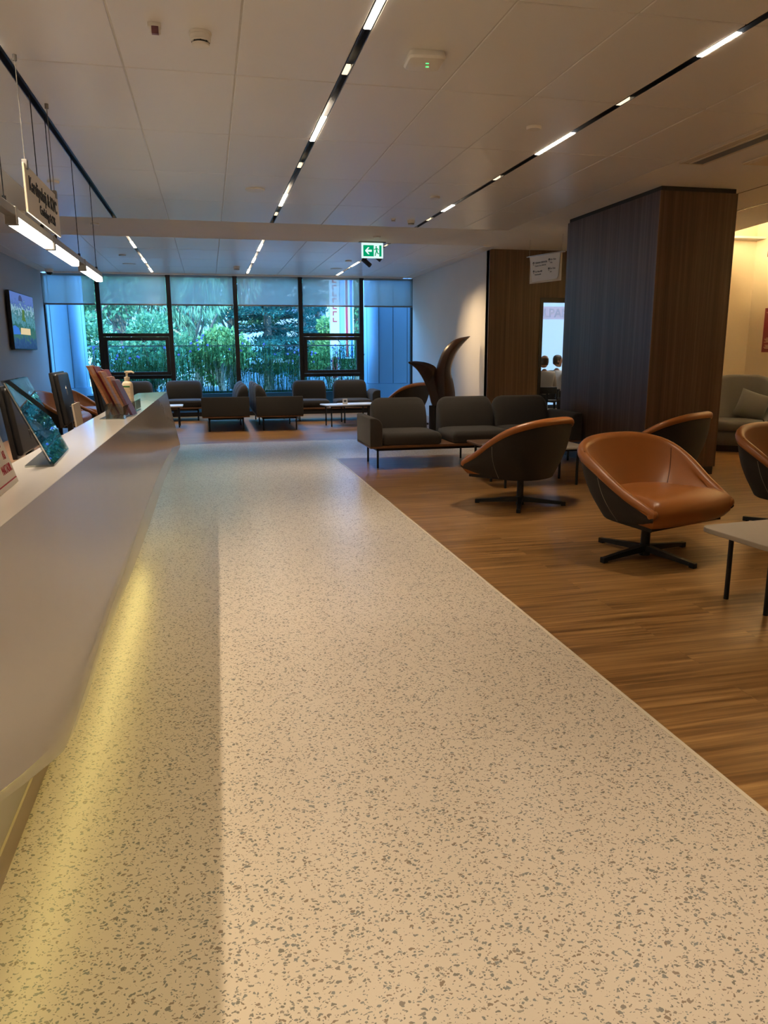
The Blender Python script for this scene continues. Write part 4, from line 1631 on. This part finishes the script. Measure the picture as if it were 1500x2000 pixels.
m.loft([[(x, y - 0.06, z) for x, y in rrect(0.70, 0.62, 0.12, 5)] for z in (0.0, 0.09)])
m.build('plinth', 'black_plastic', t)
def pillow(label, loc, rot):
    n = 14
    m = MB()
    vs, fs = [], []
    for side in (1, -1):
        o = len(vs)
        for i in range(n + 1):
            for j in range(n + 1):
                u, v = 2 * i / n - 1, 2 * j / n - 1
                th = 0.075 * ((1 - u * u) * (1 - v * v)) ** 0.45
                pin = 1 - 0.07 * (1 - abs(u) ** 2) * abs(v) ** 3
                pin2 = 1 - 0.07 * (1 - abs(v) ** 2) * abs(u) ** 3
                vs.append((0.20 * u * pin2, side * th, 0.20 * v * pin))
        for i in range(n):
            for j in range(n):
                a = o + i * (n + 1) + j
                fs.append((a, a + 1, a + n + 2, a + n + 1))
    m.add(vs, fs)
    o = m.build('pillow', 'fabric_grey', angle=80)
    o.location = loc
    o.rotation_euler = rot
    return tag(o, label, 'pillow')
pillow('square grey scatter pillow on the grey upholstered armchair', (7.25, 8.98, 0.60), (rad(-20), rad(18), rad(-38)))

# ------------------------------------------------------------------ tables
def table(label, loc, rz, w_, d_, h, top_m, group=None, leg_in=0.10, r=0.05, th=0.022, nl=4, splay=0.0, edge_m=None):
    t = thing('coffee_table', label, 'coffee table', loc, rz, group)
    m = MB()
    out = rrect(w_, d_, r, 6)
    m.loft([[(x * s, y * s, z) for x, y in out] for z, s in ((h - th, 0.985), (h - th + 0.004, 1.0), (h - 0.003, 1.0), (h, 0.995))])
    m.build('top', top_m, t, angle=30)
    m = MB()
    for s in (-1, 1):
        m.box(-w_ / 2 + leg_in, s * (d_ / 2 - leg_in) - 0.01, h - th - 0.025, w_ / 2 - leg_in, s * (d_ / 2 - leg_in) + 0.01, h - th)
    m.build('frame', 'black_metal', t, smooth=False)
    for sx_ in (-1, 1):
        for sy_ in (-1, 1):
            b = MB()
            x, y = sx_ * (w_ / 2 - leg_in), sy_ * (d_ / 2 - leg_in)
            b.tube([(x, y, h - th), (x + sx_ * splay, y + sy_ * splay, 0.0)], 0.0135, 10)
            b.build('leg', 'black_metal', t)
    return t
GT = 'low coffee tables'
table('beige coffee table with rounded corners at the right frame edge', (3.08, 3.33, 0), rad(5), 0.92, 0.52, 0.40, 'table_grey', GT, 0.12, 0.06, 0.028)
table('grey topped coffee table behind the chair seen from the back', (3.24, 7.18, 0), 0, 0.96, 0.58, 0.40, 'table_grey', GT, 0.09)
table('brown topped coffee table tucked close to the long sofa', (3.22, 7.80, 0), 0, 0.86, 0.50, 0.37, 'table_wood', GT, 0.09)
table('white topped coffee table before the window sofa with armrest, nearest of two', (2.50, 13.98, 0), rad(10), 0.95, 0.52, 0.40, 'table_white', GT, 0.10)
table('white topped coffee table farther back, close to the armrest of the window sofa', (2.78, 14.56, 0), rad(4), 0.70, 0.42, 0.37, 'table_white', GT, 0.08)
table('white topped side table just visible beyond the counter end', (-0.82, 14.6, 0), 0, 0.62, 0.52, 0.40, 'table_white', GT, 0.08)
t = thing('table_card', 'tiny white card standing on the white window coffee table', 'card', (2.45, 13.95, 0.4005), rad(-8))
m = MB()
m.box(-0.045, -0.012, 0.0, 0.045, -0.008, 0.10, M=Matrix(((1, 0, 0, 0), (0, 1, 0.12, 0), (0, 0, 1, 0), (0, 0, 0, 1))))
m.box(-0.045, 0.008, 0.0, 0.045, 0.012, 0.10, M=Matrix(((1, 0, 0, 0), (0, 1, -0.12, 0), (0, 0, 1, 0), (0, 0, 0, 1))))
m.build('card', 'paper', t, smooth=False)
m = MB()
m.box(-0.025, -0.0095, 0.035, 0.025, -0.0085, 0.075)
m.build('print', 'ink_grey', t, smooth=False)

# ------------------------------------------------------------------ sculpture
t = thing('sculpture', 'dark polished wood sculpture of two curved horns on a black pedestal', 'sculpture', (3.74, 12.4, 0))
m = MB()
m.lathe([(0.0, 0.0), (0.13, 0.0), (0.13, 0.02), (0.105, 0.03), (0.105, 0.45), (0.0, 0.46)], 28)
m.build('pedestal', 'plinth_black', t)
def horn(left, right, thick, name, ridge):
    """solid blade between two edge curves (x, z); lens section with a ridge"""
    n = 28
    Lc = catmull([(x, 0, z) for x, z in left], n)
    Rc = catmull([(x, 0, z) for x, z in right], n)
    secs = []
    for i in range(n):
        a, b = Lc[i], Rc[i]
        f = i / (n - 1)
        th = thick * (1 - 0.55 * f) * (1.0 if f < 0.9 else max(0.15, 1 - (f - 0.9) * 7))
        sec = []
        for s, k in ((0.0, 0.12), (0.12, 0.55), (ridge, 1.0), (0.80, 0.62), (1.0, 0.12)):
            p = a.lerp(b, s)
            sec.append((p.x, p.y - th * k, p.z))
        for s, k in ((1.0, 0.12), (0.80, 0.6), (0.5, 0.95), (0.15, 0.6), (0.0, 0.12)):
            p = a.lerp(b, s)
            sec.append((p.x, p.y + th * k, p.z))
        secs.append(sec)
    m = MB()
    m.loft(secs)
    return m.build(name, 'sculpt_wood', t, angle=40)
X0 = 3.74
horn([(x - X0, z) for x, z in ((3.70, .43), (3.668, .50), (3.61, .70), (3.52, .90), (3.40, 1.07), (3.262, 1.165))],
     [(x - X0, z) for x, z in ((3.82, .43), (3.84, .52), (3.80, .78), (3.755, 1.02), (3.735, 1.10), (3.60, 1.165), (3.42, 1.195), (3.27, 1.19))], 0.10, 'left_horn', 0.62)
horn([(x - X0, z) for x, z in ((3.74, .43), (3.72, .60), (3.73, .90), (3.77, 1.12), (3.87, 1.36), (4.00, 1.50), (4.14, 1.57), (4.33, 1.605))],
     [(x - X0, z) for x, z in ((4.02, .43), (4.09, .60), (4.06, .82), (4.015, 1.00), (4.03, 1.15), (4.10, 1.32), (4.22, 1.47), (4.35, 1.595))], 0.15, 'right_horn', 0.40)

# ------------------------------------------------------------------ two people in the office behind the glass
def skin_obj(name, pts, edges, radii, m_, parent, sub=2, root=0):
    me = bpy.data.meshes.new(name)
    me.from_pydata(pts, edges, [])
    o = bpy.data.objects.new(name, me)
    C.objects.link(o)
    o.modifiers.new('Skin', 'SKIN')
    sv = me.skin_vertices[0].data
    for i, r in enumerate(radii):
        r = r if isinstance(r, tuple) else (r, r)
        sv[i].radius = r
        sv[i].use_root = (i == root)
    o.modifiers['Skin'].use_smooth_shade = True
    s = o.modifiers.new('Sub', 'SUBSURF')
    s.levels = sub
    s.render_levels = sub
    me.materials.append(MATS[m_])
    o.parent = parent
    return o
def person(label, loc, rz, shirt, hair, head_turn, lean=0.0, bald=False):
    t = thing('person', label, 'person', loc, rz)
    P, E, R = [], [], []
    def v(p, r, to=None):
        P.append(p)
        R.append(r)
        if to is not None:
            E.append((to, len(P) - 1))
        return len(P) - 1
    pel = v((0, 0.03, 0.52), (0.15, 0.12))
    ab = v((0, 0.03, 0.68), (0.15, 0.115), pel)
    ch = v((0, 0.0 - lean, 0.90), (0.165, 0.115), ab)
    nb = v((0, 0.0 - lean * 1.2, 1.02), 0.065, ch)
    nk = v((0, -0.01 - lean * 1.3, 1.09), 0.052, nb)
    arms = []
    for s in (-1, 1):
        sh = v((s * 0.17, 0.0 - lean, 0.975), 0.065, ch)
        el = v((s * 0.235, -0.05 - lean, 0.72), 0.045, sh)
        wr = v((s * 0.15, -0.30, 0.74), 0.028, el)
        pa = v((s * 0.13, -0.36, 0.745), (0.036, 0.018), wr)
        for k, (dx, ln) in enumerate(((-0.03, 0.075), (-0.01, 0.085), (0.01, 0.08), (0.028, 0.062))):
            a = v((s * 0.13 + dx * s * 0.9, -0.40, 0.745), 0.0095, pa)
            b = v((s * 0.13 + dx * s, -0.40 - ln * 0.5, 0.735), 0.0088, a)
            v((s * 0.13 + dx * s, -0.40 - ln, 0.715), 0.008, b)
        th = v((s * 0.10, -0.355, 0.735), 0.011, pa)
        v((s * 0.085, -0.39, 0.728), 0.0095, th)
        hp = v((s * 0.10, 0.0, 0.50), 0.085, pel)
        kn = v((s * 0.15, -0.42, 0.50), 0.062, hp)
        an = v((s * 0.15, -0.40, 0.09), 0.038, kn)
        v((s * 0.16, -0.54, 0.045), (0.042, 0.03), an)
    t.scale = (0.93, 0.93, 0.93)
    body = skin_obj('body', P, E, R, 'skin', t, 2)
    # head with a face, carried on the neck
    hd = MB()
    secs = []
    nseg = 20
    for z, rx, ry, cy in ((-0.125, 0.030, 0.030, -0.035), (-0.115, 0.050, 0.052, -0.030), (-0.09, 0.062, 0.078, -0.014), (-0.05, 0.071, 0.092, -0.002), (0.0, 0.077, 0.099, 0.0), (0.05, 0.077, 0.099, 0.003), (0.09, 0.066, 0.085, 0.006), (0.115, 0.043, 0.058, 0.008), (0.126, 0.012, 0.018, 0.008)):
        secs.append([(rx * math.cos(2 * PI * k / nseg), cy + ry * math.sin(2 * PI * k / nseg), z) for k in range(nseg)])
    hd.loft(secs)
    hd.loft([[(-0.010, -0.096, 0.022), (0.010, -0.096, 0.022), (0.006, -0.088, 0.03), (-0.006, -0.088, 0.03)], [(-0.017, -0.098, -0.028), (0.017, -0.098, -0.028), (0.008, -0.121, -0.022), (-0.008, -0.121, -0.022)]])
    for s in (-1, 1):
        hd.lathe([(0.0, -0.008), (0.018, -0.008), (0.024, 0.0), (0.018, 0.008), (0.0, 0.008)], 12, c=(s * 0.079, 0.012, -0.01), ax='x')
    Mh = Matrix.Translation((0, -0.015 - lean * 1.5, 1.235)) @ Matrix.Rotation(head_turn, 4, 'Z') @ Matrix.Rotation(rad(4), 4, 'X')
    head = hd.build('head', 'skin', t, M=Mh, angle=80)
    f = MB()
    for s in (-1, 1):
        f.lathe([(0.0, -0.004), (0.011, -0.003), (0.011, 0.003), (0.0, 0.003)], 12, c=(s * 0.031, -0.093, 0.015), ax='y')
    f.build('eyes', 'ink', head, M=Mh)
    f = MB()
    f.box(-0.024, -0.089, -0.060, 0.024, -0.082, -0.052, r=0.003)
    f.build('mouth', 'seam', head, M=Mh)
    hr = MB()
    secs = []
    for z, rx, ry, cy, cut in ((-0.075, 0.068, 0.090, 0.006, 0.0), (-0.03, 0.079, 0.101, 0.006, 0.0), (0.02, 0.083, 0.106, 0.006, 0.1), (0.06, 0.081, 0.104, 0.008, 0.6), (0.095, 0.069, 0.090, 0.010, 0.9), (0.122, 0.045, 0.062, 0.010, 1.0), (0.134, 0.012, 0.018, 0.010, 1.0)):
        if bald and z > 0.07:
            continue
        ring = []
        for k in range(nseg):
            a = 2 * PI * k / nseg
            y = ry * math.sin(a)
            lim = -0.02 - 0.085 * cut
            ring.append((rx * math.cos(a), cy + max(y, lim), z))
        secs.append(ring)
    hr.loft(secs)
    hr.build('hair', hair, head, M=Mh, angle=80)
    # shirt and trousers follow the body a little further out
    P, E, R = [], [], []
    a0 = v((0, 0.03, 0.50), (0.172, 0.140))
    a1 = v((0, 0.035, 0.68), (0.176, 0.138), a0)
    a2 = v((0, 0.0 - lean, 0.90), (0.188, 0.136), a1)
    v((0, 0.0 - lean * 1.2, 1.03), 0.078, a2)
    for s in (-1, 1):
        sh = v((s * 0.18, 0.0 - lean, 0.975), 0.082, a2)
        el = v((s * 0.24, -0.045 - lean, 0.72), 0.062, sh)
        v((s * 0.205, -0.16, 0.73), 0.052, el)
    skin_obj('shirt', P, E, R, shirt, t, 2)
    P, E, R = [], [], []
    p0 = v((0, 0.03, 0.51), (0.165, 0.12))
    for s in (-1, 1):
        hp = v((s * 0.10, 0.0, 0.505), 0.10, p0)
        kn = v((s * 0.15, -0.42, 0.505), 0.078, hp)
        v((s * 0.15, -0.40, 0.13), 0.058, kn)
    skin_obj('trousers', P, E, R, 'trousers', t, 2)
    m = MB()
    for s in (-1, 1):
        m.box(s * 0.155 - 0.045, -0.62, 0.0, s * 0.155 + 0.045, -0.36, 0.085, r=0.03, seg=3)
    m.build('shoes', 'black_plastic', t, angle=60)
    return t
def office_chair(label, loc, rz):
    t = thing('office_chair', label, 'chair', loc, rz, 'office chairs behind the glass')
    t.scale = (0.93, 0.93, 0.93)
    m = MB()
    m.box(-0.23, -0.24, 0.40, 0.23, 0.22, 0.45, r=0.02, seg=3)
    m.build('seat', 'black_plastic', t)
    m = MB()
    m.box(-0.20, 0.235, 0.58, 0.20, 0.265, 0.72, r=0.012, seg=3)
    m.box(-0.02, 0.20, 0.40, 0.02, 0.245, 0.62)
    m.build('backrest', 'black_plastic', t)
    for s in (-1, 1):
        b = MB()
        b.box(s * 0.28 - 0.03, -0.18, 0.64, s * 0.28 + 0.03, 0.14, 0.665, r=0.008)
        b.box(s * 0.28 - 0.012, -0.05, 0.42, s * 0.28 + 0.012, 0.0, 0.64)
        b.build('armrest', 'black_plastic', t)
    m = MB()
    m.tube([(0, 0, 0.40), (0, 0, 0.08)], 0.028, 12)
    m.build('post', 'black_metal', t)
    for k in range(5):
        a = 2 * PI * k / 5 + 0.3
        b = MB()
        b.tube([(0, 0, 0.10), (0.29 * math.cos(a), 0.29 * math.sin(a), 0.065)], [0.02, 0.014], 8)
        b.lathe([(0.0, -0.02), (0.03, -0.02), (0.03, 0.02), (0.0, 0.02)], 12, c=(0.29 * math.cos(a), 0.29 * math.sin(a), 0.03), ax='x')
        b.build('leg', 'black_plastic', t)
    return t
PZ = 180
person('seated person in a sand coloured shirt seen from behind through the glass', (6.41, 13.85, 0), rad(172), 'shirt_sand', 'hair_brown', rad(6), 0.02, bald=True)
office_chair('black office chair under the person in the sand coloured shirt', (6.41, 13.85, 0), rad(172))
person('seated person in a pale shirt in profile turned to the left, behind the glass', (6.93, 14.45, 0), rad(120), 'shirt_white', 'hair_dark', rad(-35), 0.03)
office_chair('black office chair under the person in the pale shirt', (6.93, 14.45, 0), rad(120))
t = thing('office_table', 'white table beyond the two seated people in the office', 'table', (6.3, 15.6, 0))
m = MB()
m.box(-0.9, -0.45, 0.71, 0.9, 0.45, 0.74, r=0.004)
m.build('top', 'table_white', t)
for sx_ in (-0.82, 0.82):
    for sy_ in (-0.38, 0.38):
        b = MB()
        b.tube([(sx_, sy_, 0.71), (sx_, sy_, 0)], 0.02, 10)
        b.build('leg', 'steel', t)
# film band on the frosted office window
t = thing('window_lettering', 'pale capital letters on a faint pink band on the bright frosted office window', 'lettering', (7.9, 16.82, 2.08))
m = MB()
m.box(-1.2, 0.0, 0.0, 1.2, 0.004, 0.29)
m.build('band', 'film_pink', t, smooth=False)
text('lettering', 'ALPAR', 0.275, 'film_white', t, Matrix(((1, 0, 0, -0.39), (0, 0, -1, -0.003), (0, 1, 0, 0.05), (0, 0, 0, 1))), depth=0.0006, bold=0.006)

# ------------------------------------------------------------------ outside
m = MB()
m.box(-30, YW + 0.1, -0.3, 40, 19.2, -0.02)
struct(m.build('terrace', 'paving', smooth=False))
m = MB()
m.box(-80, 19.2, -0.4, 110, 140, -0.06)
struct(m.build('street', 'road', smooth=False))
def facade_column(label, x, y, w_, d_):
    t = thing('facade_column', label, 'column', (x, y, -0.02), 0, 'clad columns outside the window wall')
    m = MB()
    out = rrect(w_, d_, 0.26, 6)
    m.loft([[(a, b, z) for a, b in out] for z in (0.64, 6.4)])
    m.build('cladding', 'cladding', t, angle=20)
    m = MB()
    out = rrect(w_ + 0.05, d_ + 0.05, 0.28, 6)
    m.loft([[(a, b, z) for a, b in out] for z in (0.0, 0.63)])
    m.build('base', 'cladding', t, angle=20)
    for fx in (-0.42, -0.28, -0.14, 0.0, 0.14, 0.28, 0.42):
        b = MB()
        b.box(w_ * fx - 0.006, -d_ / 2 - 0.003, 0.64, w_ * fx + 0.006, -d_ / 2 + 0.01, 6.4)
        b.build('joint', 'cladding_joint', t, smooth=False)
    for s in (-1, 1):
        b = MB()
        b.box(s * w_ / 2 - 0.004, -0.15, 0.64, s * w_ / 2 + 0.004, -0.138, 6.4)
        b.build('joint', 'cladding_joint', t, smooth=False)
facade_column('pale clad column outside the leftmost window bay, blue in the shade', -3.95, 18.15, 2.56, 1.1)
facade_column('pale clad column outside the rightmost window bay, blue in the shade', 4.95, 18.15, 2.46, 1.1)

t = thing('planter', 'long dark planter trough outside along the foot of the window wall', 'planter', (0.5, 17.95, -0.02))
m = MB()
m.box(-3.1, -0.60, 0, 3.1, -0.50, 0.48)
m.box(-3.1, 0.62, 0, 3.1, 0.72, 0.48)
m.box(-3.1, -0.5, 0, -3.0, 0.62, 0.48)
m.box(3.0, -0.5, 0, 3.1, 0.62, 0.48)
m.build('trough', 'planter', t, smooth=False)
m = MB()
m.box(-3.0, -0.5, 0.0, 3.0, 0.62, 0.42)
m.build('soil', 'bark', t, smooth=False)

rnd = random.Random(5)
def leaf(vs, fs, c, d, up, ln, wd):
    d = d.normalized()
    s = d.cross(up)
    if s.length < 1e-3:
        s = d.orthogonal()
    s = s.normalized() * wd / 2
    o = len(vs)
    vs += [tuple(c), tuple(c + d * ln * 0.5 + s), tuple(c + d * ln), tuple(c + d * ln * 0.5 - s)]
    fs.append((o, o + 1, o + 2, o + 3))
def rv():
    return Vector((rnd.gauss(0, 1), rnd.gauss(0, 1), rnd.gauss(0, 1))).normalized()
# tall flowering stems in the trough
vs, fs, mi = [], [], []
for k in range(900):
    x = rnd.uniform(-2.45, 3.45)
    y = rnd.uniform(17.5, 18.5)
    h = rnd.uniform(0.85, 1.35) * (0.92 + 0.16 * math.sin(x * 1.7 + 1))
    tip = Vector((x + rnd.gauss(0, 0.12), y + rnd.gauss(0, 0.10), 0.40 + h))
    bas = Vector((x, y, 0.36))
    mid = bas.lerp(tip, 0.5) + Vector((rnd.gauss(0, 0.03), rnd.gauss(0, 0.03), 0))
    for a, b in ((bas, mid), (mid, tip)):
        o = len(vs)
        for p, r in ((a, 0.0045), (b, 0.0035)):
            for q in range(3):
                an = q * 2 * PI / 3
                vs.append((p.x + r * math.cos(an), p.y + r * math.sin(an), p.z))
        for q in range(3):
            fs.append((o + q, o + (q + 1) % 3, o + 3 + (q + 1) % 3, o + 3 + q))
            mi.append(0)
    for j in range(rnd.randint(8, 12)):
        f = 1 - rnd.random() ** 1.6 * 0.8
        p = bas.lerp(mid, f * 2) if f < 0.5 else mid.lerp(tip, f * 2 - 1)
        d = rv()
        d.z = d.z * 0.4 - 0.15
        leaf(vs, fs, p, d, Vector((0, 0, 1)), rnd.uniform(0.07, 0.15), rnd.uniform(0.012, 0.024))
        mi.append(1)
    if rnd.random() < 0.06:
        for q in range(5):
            an = q * 2 * PI / 5
            leaf(vs, fs, tip, Vector((math.cos(an), -0.5, math.sin(an))), Vector((0, 1, 0)), 0.035, 0.034)
            mi.append(2)
o = raw('flowering_stems', vs, fs, ['leaf_reed', 'leaf_reed', 'petal'], mi)
tag(o, 'dense bed of tall thin green stems with small violet flowers outside the window', 'plants', None, 'stuff')

# glass balustrade
t = thing('glass_railing', 'clear glass railing with a slim top rail behind the flowering stems', 'railing', (0.4, 18.85, -0.02))
m = MB()
m.box(-3.1, -0.02, 1.52, 3.4, 0.02, 1.55)
m.build('rail', 'steel', t, smooth=False)
for x in (-3.0, -1.4, 0.2, 1.8, 3.3):
    m = MB()
    m.box(x - 0.02, -0.02, 0.0, x + 0.02, 0.02, 1.52)
    m.build('post', 'steel', t, smooth=False)
for x in (-3.0, -1.4, 0.2, 1.8):
    m = MB()
    m.box(x + 0.03, -0.006, 0.10, x + (1.57 if x < 1.7 else 1.47), 0.006, 1.51)
    m.build('pane', 'glass_rail', t, smooth=False)

def tree(label, x, y, h, r, kind, n, seed, lean=0.0, trunk_h=None):
    rnd.seed(seed)
    t = thing('tree', label, 'tree', (x, y, -0.06), 0, 'trees across the street')
    vs, fs = [], []
    th = trunk_h if trunk_h is not None else h * 0.35
    tips = []
    br = MB()
    br.tube([(0, 0, 0), (0.05, 0.02, th * 0.5), (lean * 0.4, 0, th), (lean, 0.0, h * 0.8)], [0.16, 0.13, 0.11, 0.04], 8)
    blobs = []
    nb = 14
    for k in range(nb):
        a = rnd.uniform(0, 2 * PI)
        z = th + (h - th) * (0.15 + 0.8 * rnd.random())
        f = math.sin(PI * min(0.95, max(0.1, (z - th) / (h - th) * 0.8 + 0.15)))
        rr = r * (0.35 + 0.65 * rnd.random()) * f
        c = Vector((lean * z / h + rr * math.cos(a), rr * math.sin(a), z))
        blobs.append((c, r * rnd.uniform(0.32, 0.5)))
        br.tube([(lean * 0.5, 0, th * rnd.uniform(0.6, 1.1)), tuple(c * 0.6 + Vector((0, 0, th * 0.3))), tuple(c)], [0.06, 0.04, 0.012], 6)
    if kind == 'leaf_willow':
        for k in range(n):
            c, R_ = rnd.choice(blobs)
            d = rv()
            p = c + Vector((d.x * R_, d.y * R_, d.z * R_ * 0.8))
            dd = Vector((d.x * 0.3, d.y * 0.3, -1.0)) + rv() * 0.35
            leaf(vs, fs, p, dd, rv(), rnd.uniform(0.18, 0.36), rnd.uniform(0.025, 0.05))
    else:
        s = 1.0
        for k in range(n):
            c, R_ = rnd.choice(blobs)
            d = rv()
            p = c + d * R_ * (rnd.random() ** 0.35)
            leaf(vs, fs, p, d + rv() * 0.9, rv(), rnd.uniform(0.10, 0.2) * s, rnd.uniform(0.06, 0.12) * s)
    br.build('trunk', 'bark', t)
    raw('foliage', vs, fs, [kind], None, t)
def cedar(label, x, y, h, r, n, seed):
    rnd.seed(seed)
    t = thing('conifer', label, 'tree', (x, y, -0.06), 0, 'trees across the street')
    br = MB()
    br.tube([(0, 0, 0), (0.03, 0, h * 0.5), (0, 0, h)], [0.2, 0.12, 0.02], 8)
    vs, fs = [], []
    z = 0.9
    boughs = []
    while z < h * 0.97:
        k = 1 - z / h
        for j in range(6):
            a = rnd.uniform(0, 2 * PI)
            ln = r * (0.25 + 0.9 * k) * rnd.uniform(0.75, 1.1)
            boughs.append((z + rnd.uniform(-0.12, 0.12), a, ln))
        z += rnd.uniform(0.38, 0.55)
    for z, a, ln in boughs:
        e = Vector((math.cos(a) * ln, math.sin(a) * ln, z - 0.10 * ln))
        br.tube([(0, 0, z), tuple(e)], [0.035, 0.008], 5)
    tot = sum(b[2] for b in boughs)
    for z, a, ln in boughs:
        for q in range(int(n * ln / tot)):
            f = rnd.random() ** 0.7
            sp = 0.30 * ln * (1.1 - f * 0.6)
            p = Vector((math.cos(a) * ln * f, math.sin(a) * ln * f, z - 0.10 * ln * f))
            p += Vector((-math.sin(a), math.cos(a), 0)) * rnd.uniform(-sp, sp) + Vector((0, 0, rnd.gauss(0.02, 0.05)))
            d = Vector((math.cos(a), math.sin(a), rnd.gauss(0.1, 0.35))) + rv() * 0.6
            leaf(vs, fs, p, d, Vector((0, 0, 1)) + rv() * 0.4, rnd.uniform(0.14, 0.26), rnd.uniform(0.04, 0.09))
    br.build('trunk', 'bark', t)
    raw('foliage', vs, fs, ['leaf_cedar'], None, t)
tree('leafy tree with bare twiggy branches behind the left column', -4.6, 27.0, 6.0, 2.0, 'leaf_mid', 5200, 11)
tree('light green drooping tree above the left opening sash', -2.5, 28.0, 6.4, 2.0, 'leaf_willow', 7000, 12, 0.4, 1.3)
tree('pale drooping tree between the second and third window posts', -0.4, 27.5, 6.6, 1.9, 'leaf_willow', 7000, 13, -0.3, 1.5)
tree('yellow green bushy tree in front of the darker trees, third window bay', 0.35, 24.5, 2.2, 0.85, 'leaf_yellow', 3200, 14, 0, 0.5)
tree('mid green round tree behind the third window bay', 0.9, 31.0, 6.6, 2.0, 'leaf_mid', 5600, 15)
cedar('dark teal cedar left of the opening sash in the fourth window bay', 2.15, 28.5, 6.6, 2.3, 15000, 21)
cedar('tall dark cedar behind the frame post beside the right opening sash', 3.75, 31.5, 8.2, 2.4, 15000, 22)
cedar('small dark conifer in front of the pale building', 5.05, 36.0, 6.6, 1.1, 7000, 23)
tree('yellow green shrub below the pale building, above the right opening sash', 4.2, 27.0, 2.5, 0.9, 'leaf_yellow', 2800, 16, 0, 0.4)
tree('green round tree to the right of the white totem post', 5.75, 30.0, 4.2, 1.2, 'leaf_mid', 3600, 17, 0, 0.9)
tree('broad green tree farthest left, behind the drooping trees', -3.4, 33.0, 7.5, 2.6, 'leaf_mid', 5200, 19)
tree('bushy evergreen shrub low behind the railing at the left', -3.6, 23.5, 2.3, 1.1, 'leaf_mid', 3200, 20, 0, 0.4)
tree('bushy dark shrub low behind the railing under the left opening sash', -1.7, 23.8, 2.2, 1.2, 'leaf_mid', 3200, 24, 0, 0.4)
tree('tall green tree behind the mid green round tree', -1.2, 35.0, 8.0, 2.6, 'leaf_mid', 5200, 25)

# apartment building across the street
t = thing('apartment_building', 'pale apartment building with rows of windows across the street', 'building', (14.5, 62, -0.06))
m = MB()
m.box(-9.5, 0, 0, 9.5, 10, 19)
m.build('wall', 'facade', t, smooth=False)
for i in range(8):
    for j in range(5):
        x = -8.4 + i * 2.3
        z = 1.2 + j * 3.1
        b = MB()
        b.box(x, -0.06, z, x + 1.0, 0.02, z + 1.45)
        b.build('window', 'facade_win', t, smooth=False)
m = MB()
for j in range(6):
    m.box(-9.6, -0.12, 0.2 + j * 3.1, 9.6, 0.0, 0.36 + j * 3.1)
m.build('floor_band', 'white_paint', t, smooth=False)
# street furniture
t = thing('totem_post', 'tall white street totem with red marks seen through the right opening sash', 'post', (4.0, 24.5, -0.06))
m = MB()
m.box(-0.15, -0.10, 0, 0.15, 0.10, 4.6, r=0.02)
m.build('post', 'white_paint', t, smooth=False)
m = MB()
for k in range(9):
    z = 2.35 + k * 0.20
    m.box(-0.07, -0.104, z, -0.03, -0.10, z + 0.14)
    m.box(-0.03, -0.104, z + (0.10 if k % 2 else 0.0), 0.07, -0.10, z + (0.14 if k % 2 else 0.04))
m.box(-0.11, -0.104, 0.6, 0.05, -0.10, 1.25)
m.build('red_marks', 'red_paint', t, smooth=False)
t = thing('banner', 'tall narrow blue and red banner on a pole beside the white totem', 'banner', (4.48, 25.0, -0.06))
m = MB()
m.tube([(-0.24, 0, 0), (-0.24, 0, 4.8)], 0.03, 10)
m.build('pole', 'steel', t)
m = MB()
m.box(-0.21, -0.012, 1.2, 0.24, 0.012, 4.7)
m.build('cloth', 'cladding', t, smooth=False)
m = MB()
m.box(-0.03, -0.016, 1.25, 0.05, -0.012, 4.65)
m.build('red_stripe', 'red_paint', t, smooth=False)
m = MB()
m.box(0.12, -0.016, 1.25, 0.20, -0.012, 4.65)
m.build('blue_stripe', 'blue_paint', t, smooth=False)
t = thing('roadside_sign', 'blue and orange roadside board behind the right opening sash', 'sign', (6.1, 32.0, -0.06))
m = MB()
for x in (-0.6, 0.9):
    m.tube([(x, 0, 0), (x, 0, 2.0)], 0.04, 8)
m.build('pole', 'steel', t)
m = MB()
m.box(-0.85, -0.05, 1.70, 0.15, 0.05, 2.05)
m.build('blue_board', 'blue_paint', t, smooth=False)
m = MB()
m.box(0.17, -0.05, 1.60, 1.2, 0.05, 2.15)
m.build('orange_board', 'orange_paint', t, smooth=False)
m = MB()
m.box(-6, 34.0, -0.06, 5.5, 34.3, 0.85)
tag(m.build('parapet_wall', 'kerb', smooth=False), 'low white wall along the far side of the street', 'wall')
